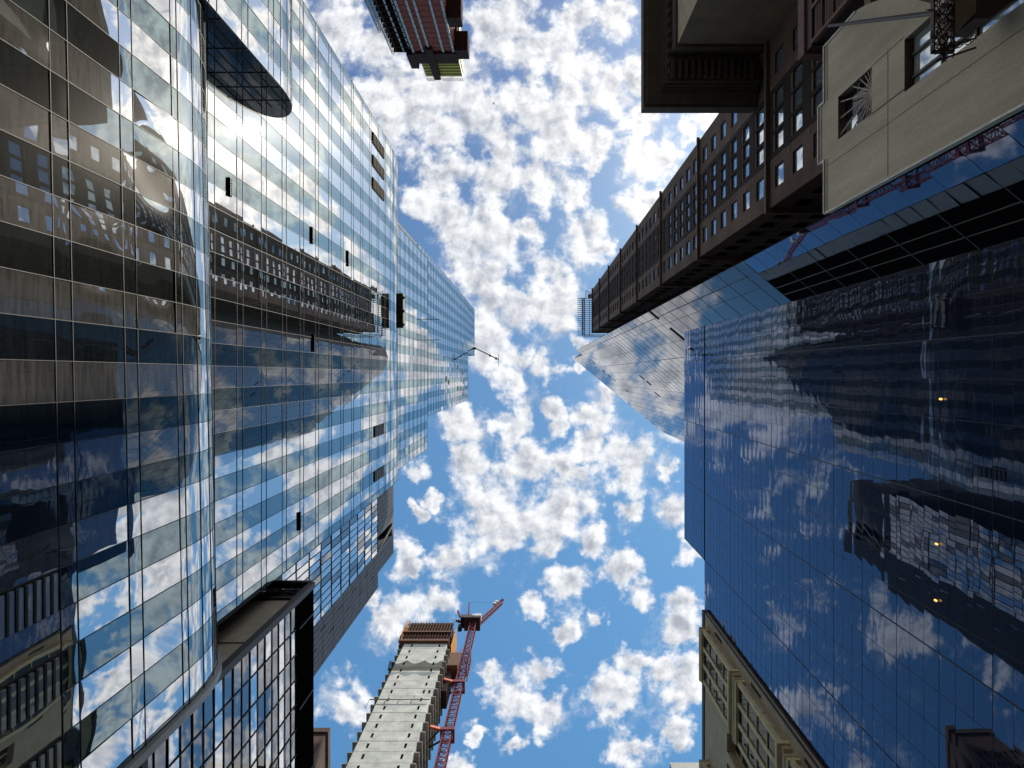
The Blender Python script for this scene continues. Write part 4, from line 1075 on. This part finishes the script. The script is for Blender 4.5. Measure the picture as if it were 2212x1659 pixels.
# tower crane
tcn = thing('tower_crane', 'red lattice tower crane with luffing jib tied to the concrete tower', 'crane', (-18.6, 80, 0))
MX, MY, MT = -18.65, 80.0, 236.0
mb = MB(); lattice(mb, (MX, MY, 0), (MX, MY, MT + EYE), 1.9, 2.0, 'crane_red', 0.22, 0.11, Vector((0, 1, 0))); mb.build('mast', tcn)
mb = MB(); lattice(mb, (MX, MY, 196 + EYE), (MX, MY, 211 + EYE), 2.9, 3.5, 'crane_red', 0.22, 0.12, Vector((0, 1, 0))); mb.build('climbing_cage', tcn)
for h in (189.0, 163.5, 144.0):
    mb = MB()
    for a, b in ((-1.4, -1.4), (1.4, 1.4)): mb.box((MX - 1.6, MY + a - 0.2, h + EYE - 0.6), (MX + 1.6, MY + b + 0.2, h + EYE + 0.6), 'crane_red'); mb.box((MX + a - 0.2, MY - 1.2, h + EYE - 0.6), (MX + b + 0.2, MY + 1.2, h + EYE + 0.6), 'crane_red')
    mb.build('collar', tcn)
    mb = MB(); mb.bar((MX - 1.5, MY - 1.3, h + EYE), (CX1, CY + 3.0, h + EYE), 0.5, 'tie_orange', 0.9); mb.bar((MX - 1.5, MY + 1.3, h + EYE), (CX1, CY + 7.8, h + EYE), 0.35, 'wood_dark'); mb.bar((MX - 1.5, MY - 1.3, h + EYE), (CX1, CY + 6.4, h + EYE), 0.3, 'wood_dark')
    mb.build('tie', tcn)
mb = MB(); mb.box((MX - 2.9, MY - 2.4, MT + EYE), (MX + 2.2, MY + 2.0, MT + 1.4 + EYE), 'wood_dark'); mb.box((MX - 4.2, MY - 2.0, MT + 1.4 + EYE), (MX - 0.8, MY + 1.6, MT + 4 + EYE), 'wood_dark'); mb.box((MX - 4.8, MY + 0.4, MT + EYE - 1.2), (MX - 3.6, MY + 1.8, MT + 2 + EYE), 'black_metal'); mb.build('machinery_deck', tcn)
mb = MB(); mb.box((MX + 0.3, MY - 2.5, MT + 1.4 + EYE), (MX + 2.4, MY - 0.6, MT + 3.6 + EYE), 'crane_white'); mb.box((MX - 0.6, MY - 2.6, MT + 1.4 + EYE), (MX + 0.2, MY - 1.2, MT + 2.6 + EYE), 'crane_white'); mb.build('cab', tcn)
mb = MB()
mb.bar((MX - 2.0, MY - 1.6, MT + 4 + EYE), (MX - 2.4, MY - 2.8, MT + 14 + EYE), 0.35, 'crane_red'); mb.bar((MX - 2.0, MY + 1.6, MT + 4 + EYE), (MX - 2.4, MY - 2.8, MT + 14 + EYE), 0.35, 'crane_red')
mb.bar((MX - 4.5, MY - 1.6, MT + 3 + EYE), (MX - 5.6, MY - 2.2, MT + 7 + EYE), 0.5, 'crane_red'); mb.bar((MX - 5.6, MY - 1.2, MT + 1 + EYE), (MX - 4.2, MY - 0.5, MT + 1 + EYE), 0.7, 'crane_red')
mb.build('gantry', tcn)
tip = at(1083, 1303, 280)
mb = MB(); lattice(mb, (MX + 1.6, MY + 0.2, MT + 1.6 + EYE), tip, 1.15, 1.7, 'crane_red', 0.18, 0.09); mb.build('jib', tcn)
mb = MB()
j0 = Vector((MX + 1.6, MY + 0.2, MT + 1.6 + EYE))
for t in (0.80, 0.90):
    c = j0.lerp(tip, t); mb.box(c + Vector((-1.6, -1.2, -0.3)), c + Vector((-0.5, -0.2, 1.2)), 'crane_white')
mb.bar(tip + Vector((-0.3, -0.3, 0)), tip + Vector((0.4, -0.6, 1.5)), 0.9, 'crane_red'); mb.build('jib_head', tcn)
mb = MB(); mb.bar(tip, (MX - 2.4, MY - 2.8, MT + 14 + EYE), 0.05, 'black_metal'); mb.build('jib_cable', tcn)

tcn.scale = (1.9, 1.9, 1.9); tcn.location = (-35.3, 152.0, 0)  # enlarged and set back with the concrete tower, because of the reflection

# ------------------------------------------------------------------ red netted tower (top)
rt = thing('red_tower', 'unfinished tower wrapped in red sheeting with yellow formwork on top', 'tower', (-33, -118, 0))
RY, RX0, RX1, RH = -110.0, -40.4, -26.3, 253.0
FR = 3.6
mb = MB(); mb.prism([(RX0 + 0.1, RY - 0.3), (RX1 - 0.3, RY - 0.3), (RX1 - 0.3, RY - 19), (RX0 + 0.1, RY - 19)], 0, RH + EYE, 'dark_open'); mb.build('core', rt)
for k in range(34):
    z = RH - FR * (k + 1)
    mb = MB()
    def bil(s, t, z=z): return Vector((RX0 + (RX1 - RX0) * s, RY + 0.12 * math.sin(s * 40 + z) * (1 - (2*t-1)**2), z + 0.18 + (FR - 0.36) * t + EYE))
    mb.grid(bil, 20, 3, 'netting_red'); mb.build('sheeting_panel', rt)
mb = MB()
for k in range(36):
    z = RH - FR * k; mb.box((RX0, RY - 0.25, z - 0.18 + EYE), (RX1, RY + 0.05, z + 0.10 + EYE), 'rust'); mb.bar((RX0, RY + 0.13, z + 0.1 + EYE), (RX1, RY + 0.13, z + 0.1 + EYE), 0.1, 'netting_bright')
mb.build('slab_edges', rt)
for u in (0.02, 0.25, 0.41, 0.74, 0.985):
    x = RX0 + (RX1 - RX0) * u
    mb = MB()
    for k in range(34): mb.box((x - 0.34, RY + 0.17, RH - FR * (k + 1) + 0.15 + EYE), (x + 0.34, RY + 0.4, RH - FR * k - 0.15 + EYE), 'strip_grey')
    mb.build('column_strip', rt)
mb = MB(); mb.face([(RX1, RY - 0.1, 100), (RX1, RY - 19, 100), (RX1, RY - 19, RH + EYE), (RX1, RY - 0.1, RH + EYE)], 'netting_red')
for i in range(9):
    y = RY - 0.8 - 2.1 * i; mb.bar((RX1 + 0.03, y, 100), (RX1 + 0.03, y, RH + EYE), 0.55 if i % 2 else 0.3, 'netting_bright')
for k in range(36): mb.bar((RX1 + 0.06, RY - 0.2, RH - FR * k + EYE), (RX1 + 0.06, RY - 19, RH - FR * k + EYE), 0.16, 'rust')
for i in range(5): mb.bar((RX1 + 0.09, RY - 2.4 - 3.9 * i, 110), (RX1 + 0.09, RY - 2.4 - 3.9 * i, RH + EYE - 10), 0.12, 'crane_white')
mb.build('side_sheeting', rt)
# dark open wing at the left with hoist mast
WG = 255.0
mb = MB(); mb.box((-46.6, RY - 16, 60), (RX0 - 0.25, RY - 3.5, WG + EYE), 'dark_open'); mb.build('wing_core', rt)
for k in range(36):
    z = WG - FR * k
    mb = MB(); mb.box((-47.4, RY - 16, z - 0.3 + EYE), (RX0 - 0.05, RY - 0.9, z + EYE), 'plat_dark'); mb.build('wing_slab', rt)
for x in (-46.4, -43.9, -41.6):
    mb = MB(); mb.box((x - 0.25, RY - 1.6, 60), (x + 0.25, RY - 1.1, WG + EYE), 'strip_grey' if x > -45 else 'plat_dark'); mb.build('wing_column', rt)
mb = MB(); mb.box((RX0 - 0.5, RY - 0.3, 90), (RX0 - 0.2, RY + 0.3, RH - 12 + EYE), 'plat_dark'); mb.build('corner_duct', rt)
mb = MB(); lattice(mb, (-48.3, RY - 2.5, 60), (-48.3, RY - 2.5, WG + 5 + EYE), 0.9, 1.4, 'strip_grey', 0.14, 0.08, Vector((0, 1, 0))); lattice(mb, (-49.6, RY - 2.5, 60), (-49.6, RY - 2.5, WG - 12 + EYE), 0.9, 1.4, 'strip_grey', 0.14, 0.08, Vector((0, 1, 0))); mb.build('hoist_mast', rt)
mb = MB(); mb.box((-48.6, RY - 8, 211 + EYE), (-41.4, RY + 0.5, 216 + EYE), 'plat_dark'); mb.box((-48.6, RY + 0.503, 212 + EYE), (-41.4, RY + 0.7, 213.4 + EYE), 'grey_pale'); mb.box((-46.2, RY + 0.703, 212.1 + EYE), (-44.2, RY + 0.8, 213.3 + EYE), 'yellow_form'); mb.build('loading_platform', rt)
# black belt, yellow formwork, side platforms
mb = MB(); mb.box((RX0 - 2.3, RY - 14, RH - 0.5 + EYE), (RX0 + 0.5, RY + 1.0, RH + 11 + EYE), 'plat_dark'); mb.box((RX0 + 0.503, RY - 14, RH - 1.0 + EYE), (RX1 + 0.9, RY + 0.9, RH + 7 + EYE), 'plat_dark')
mb.box((RX0 + 4.6, RY - 2, RH - 5 + EYE), (RX0 + 7.0, RY + 1.3, RH + 20.5 + EYE), 'plat_dark'); mb.build('formwork_belt', rt)
y0r, zt = RY + 0.3, RH + 20.5
for xa_, xb_ in ((RX0 + 1.6, RX0 + 4.4), (RX0 + 7.2, RX1 + 0.9)):
    mb = MB(); zz = RH + 7.5
    for k in range(5):
        z1 = zz + (zt - zz) * (k + 1) / 5; z0 = zz + (zt - zz) * k / 5
        mb.box((xa_, RY - 13, z0 + EYE), (xb_, y0r, z1 - 0.9 + EYE), 'yellow_form'); mb.box((xa_ + 0.2, RY - 12.5, z1 - 0.9 + EYE), (xb_ - 0.2, y0r - 0.5, z1 + EYE), 'plat_dark')
    mb.build('yellow_formwork', rt)
    mb = MB()
    n = 8
    for k in range(n + 1): mb.bar((xa_ + (xb_ - xa_) * k / n, y0r + 0.2, zt + EYE), (xa_ + (xb_ - xa_) * k / n, y0r + 0.2, zt + 2.6 + EYE), 0.12, 'crane_red')
    for z in (0.2, 1.4, 2.6): mb.bar((xa_, y0r + 0.2, zt + z + EYE), (xb_, y0r + 0.2, zt + z + EYE), 0.12, 'crane_white')
    mb.build('guard_rail', rt)
mb = MB()
for k in range(6): mb.box((RX1 + 0.9, RY - 1.5 - 2.1 * k, RH + 4 + EYE), (RX1 + 1.2, RY - 2.6 - 2.1 * k, zt + EYE), 'yellow_form')
mb.build('side_formwork', rt)
for h0, h1, ya, yb in ((226, 232, -6, 1.2), (RH - 3, RH + 4, -6, 0.6)):
    mb = MB(); mb.box((RX1 + 0.4, RY + ya, h0 + EYE), (RX1 + 4.8, RY + yb, h1 + EYE), 'plat_dark'); mb.build('side_platform', rt)

# ------------------------------------------------------------------ airliner
hp = 8000.0
pc = at(1066.5, 222.8, hp)
al = thing('airliner', 'tiny dark airliner crossing a blue gap high between the clouds', 'airplane', tuple(pc))
fw = Vector((70, -125, 0)).normalized(); sw = Vector((-fw.y, fw.x, 0))
def ap(f, s, z=0): return pc + fw * f + sw * s + Z * z
mb = MB(); mb.tube([ap(20, 0), ap(18, 0), ap(14, 0), ap(-8, 0), ap(-16, 0, .8), ap(-20, 0, 1.5)], [0.3, 1.6, 2.3, 2.3, 1.5, 0.4], 'plane_paint', 12); mb.build('fuselage', al)
for s in (-1, 1):
    mb = MB(); a = [ap(6, 2 * s, -.6), ap(-7, 20 * s, .6), ap(-9, 20 * s, .6), ap(-3, 2 * s, -.6)]
    mb.face(a, 'plane_paint'); mb.face([p + Z * .5 for p in a], 'plane_paint'); mb.build('wing', al)
    mb = MB(); a = [ap(-14, 1 * s, 1), ap(-19, 8 * s, 1.3), ap(-20.5, 8 * s, 1.3), ap(-18.5, 1 * s, 1)]
    mb.face(a, 'plane_paint'); mb.face([p + Z * .3 for p in a], 'plane_paint'); mb.build('tailplane', al)
    mb = MB(); mb.tube([ap(5, 7 * s, -1.6), ap(1, 7 * s, -1.6)], 1.1, 'plane_paint'); mb.build('engine', al)
mb = MB(); a = [ap(-13, 0, 2), ap(-19, 0, 8), ap(-21, 0, 8), ap(-19, 0, 2)]; mb.face([p + sw * .2 for p in a], 'plane_paint'); mb.face([p - sw * .2 for p in a], 'plane_paint'); mb.build('fin', al)
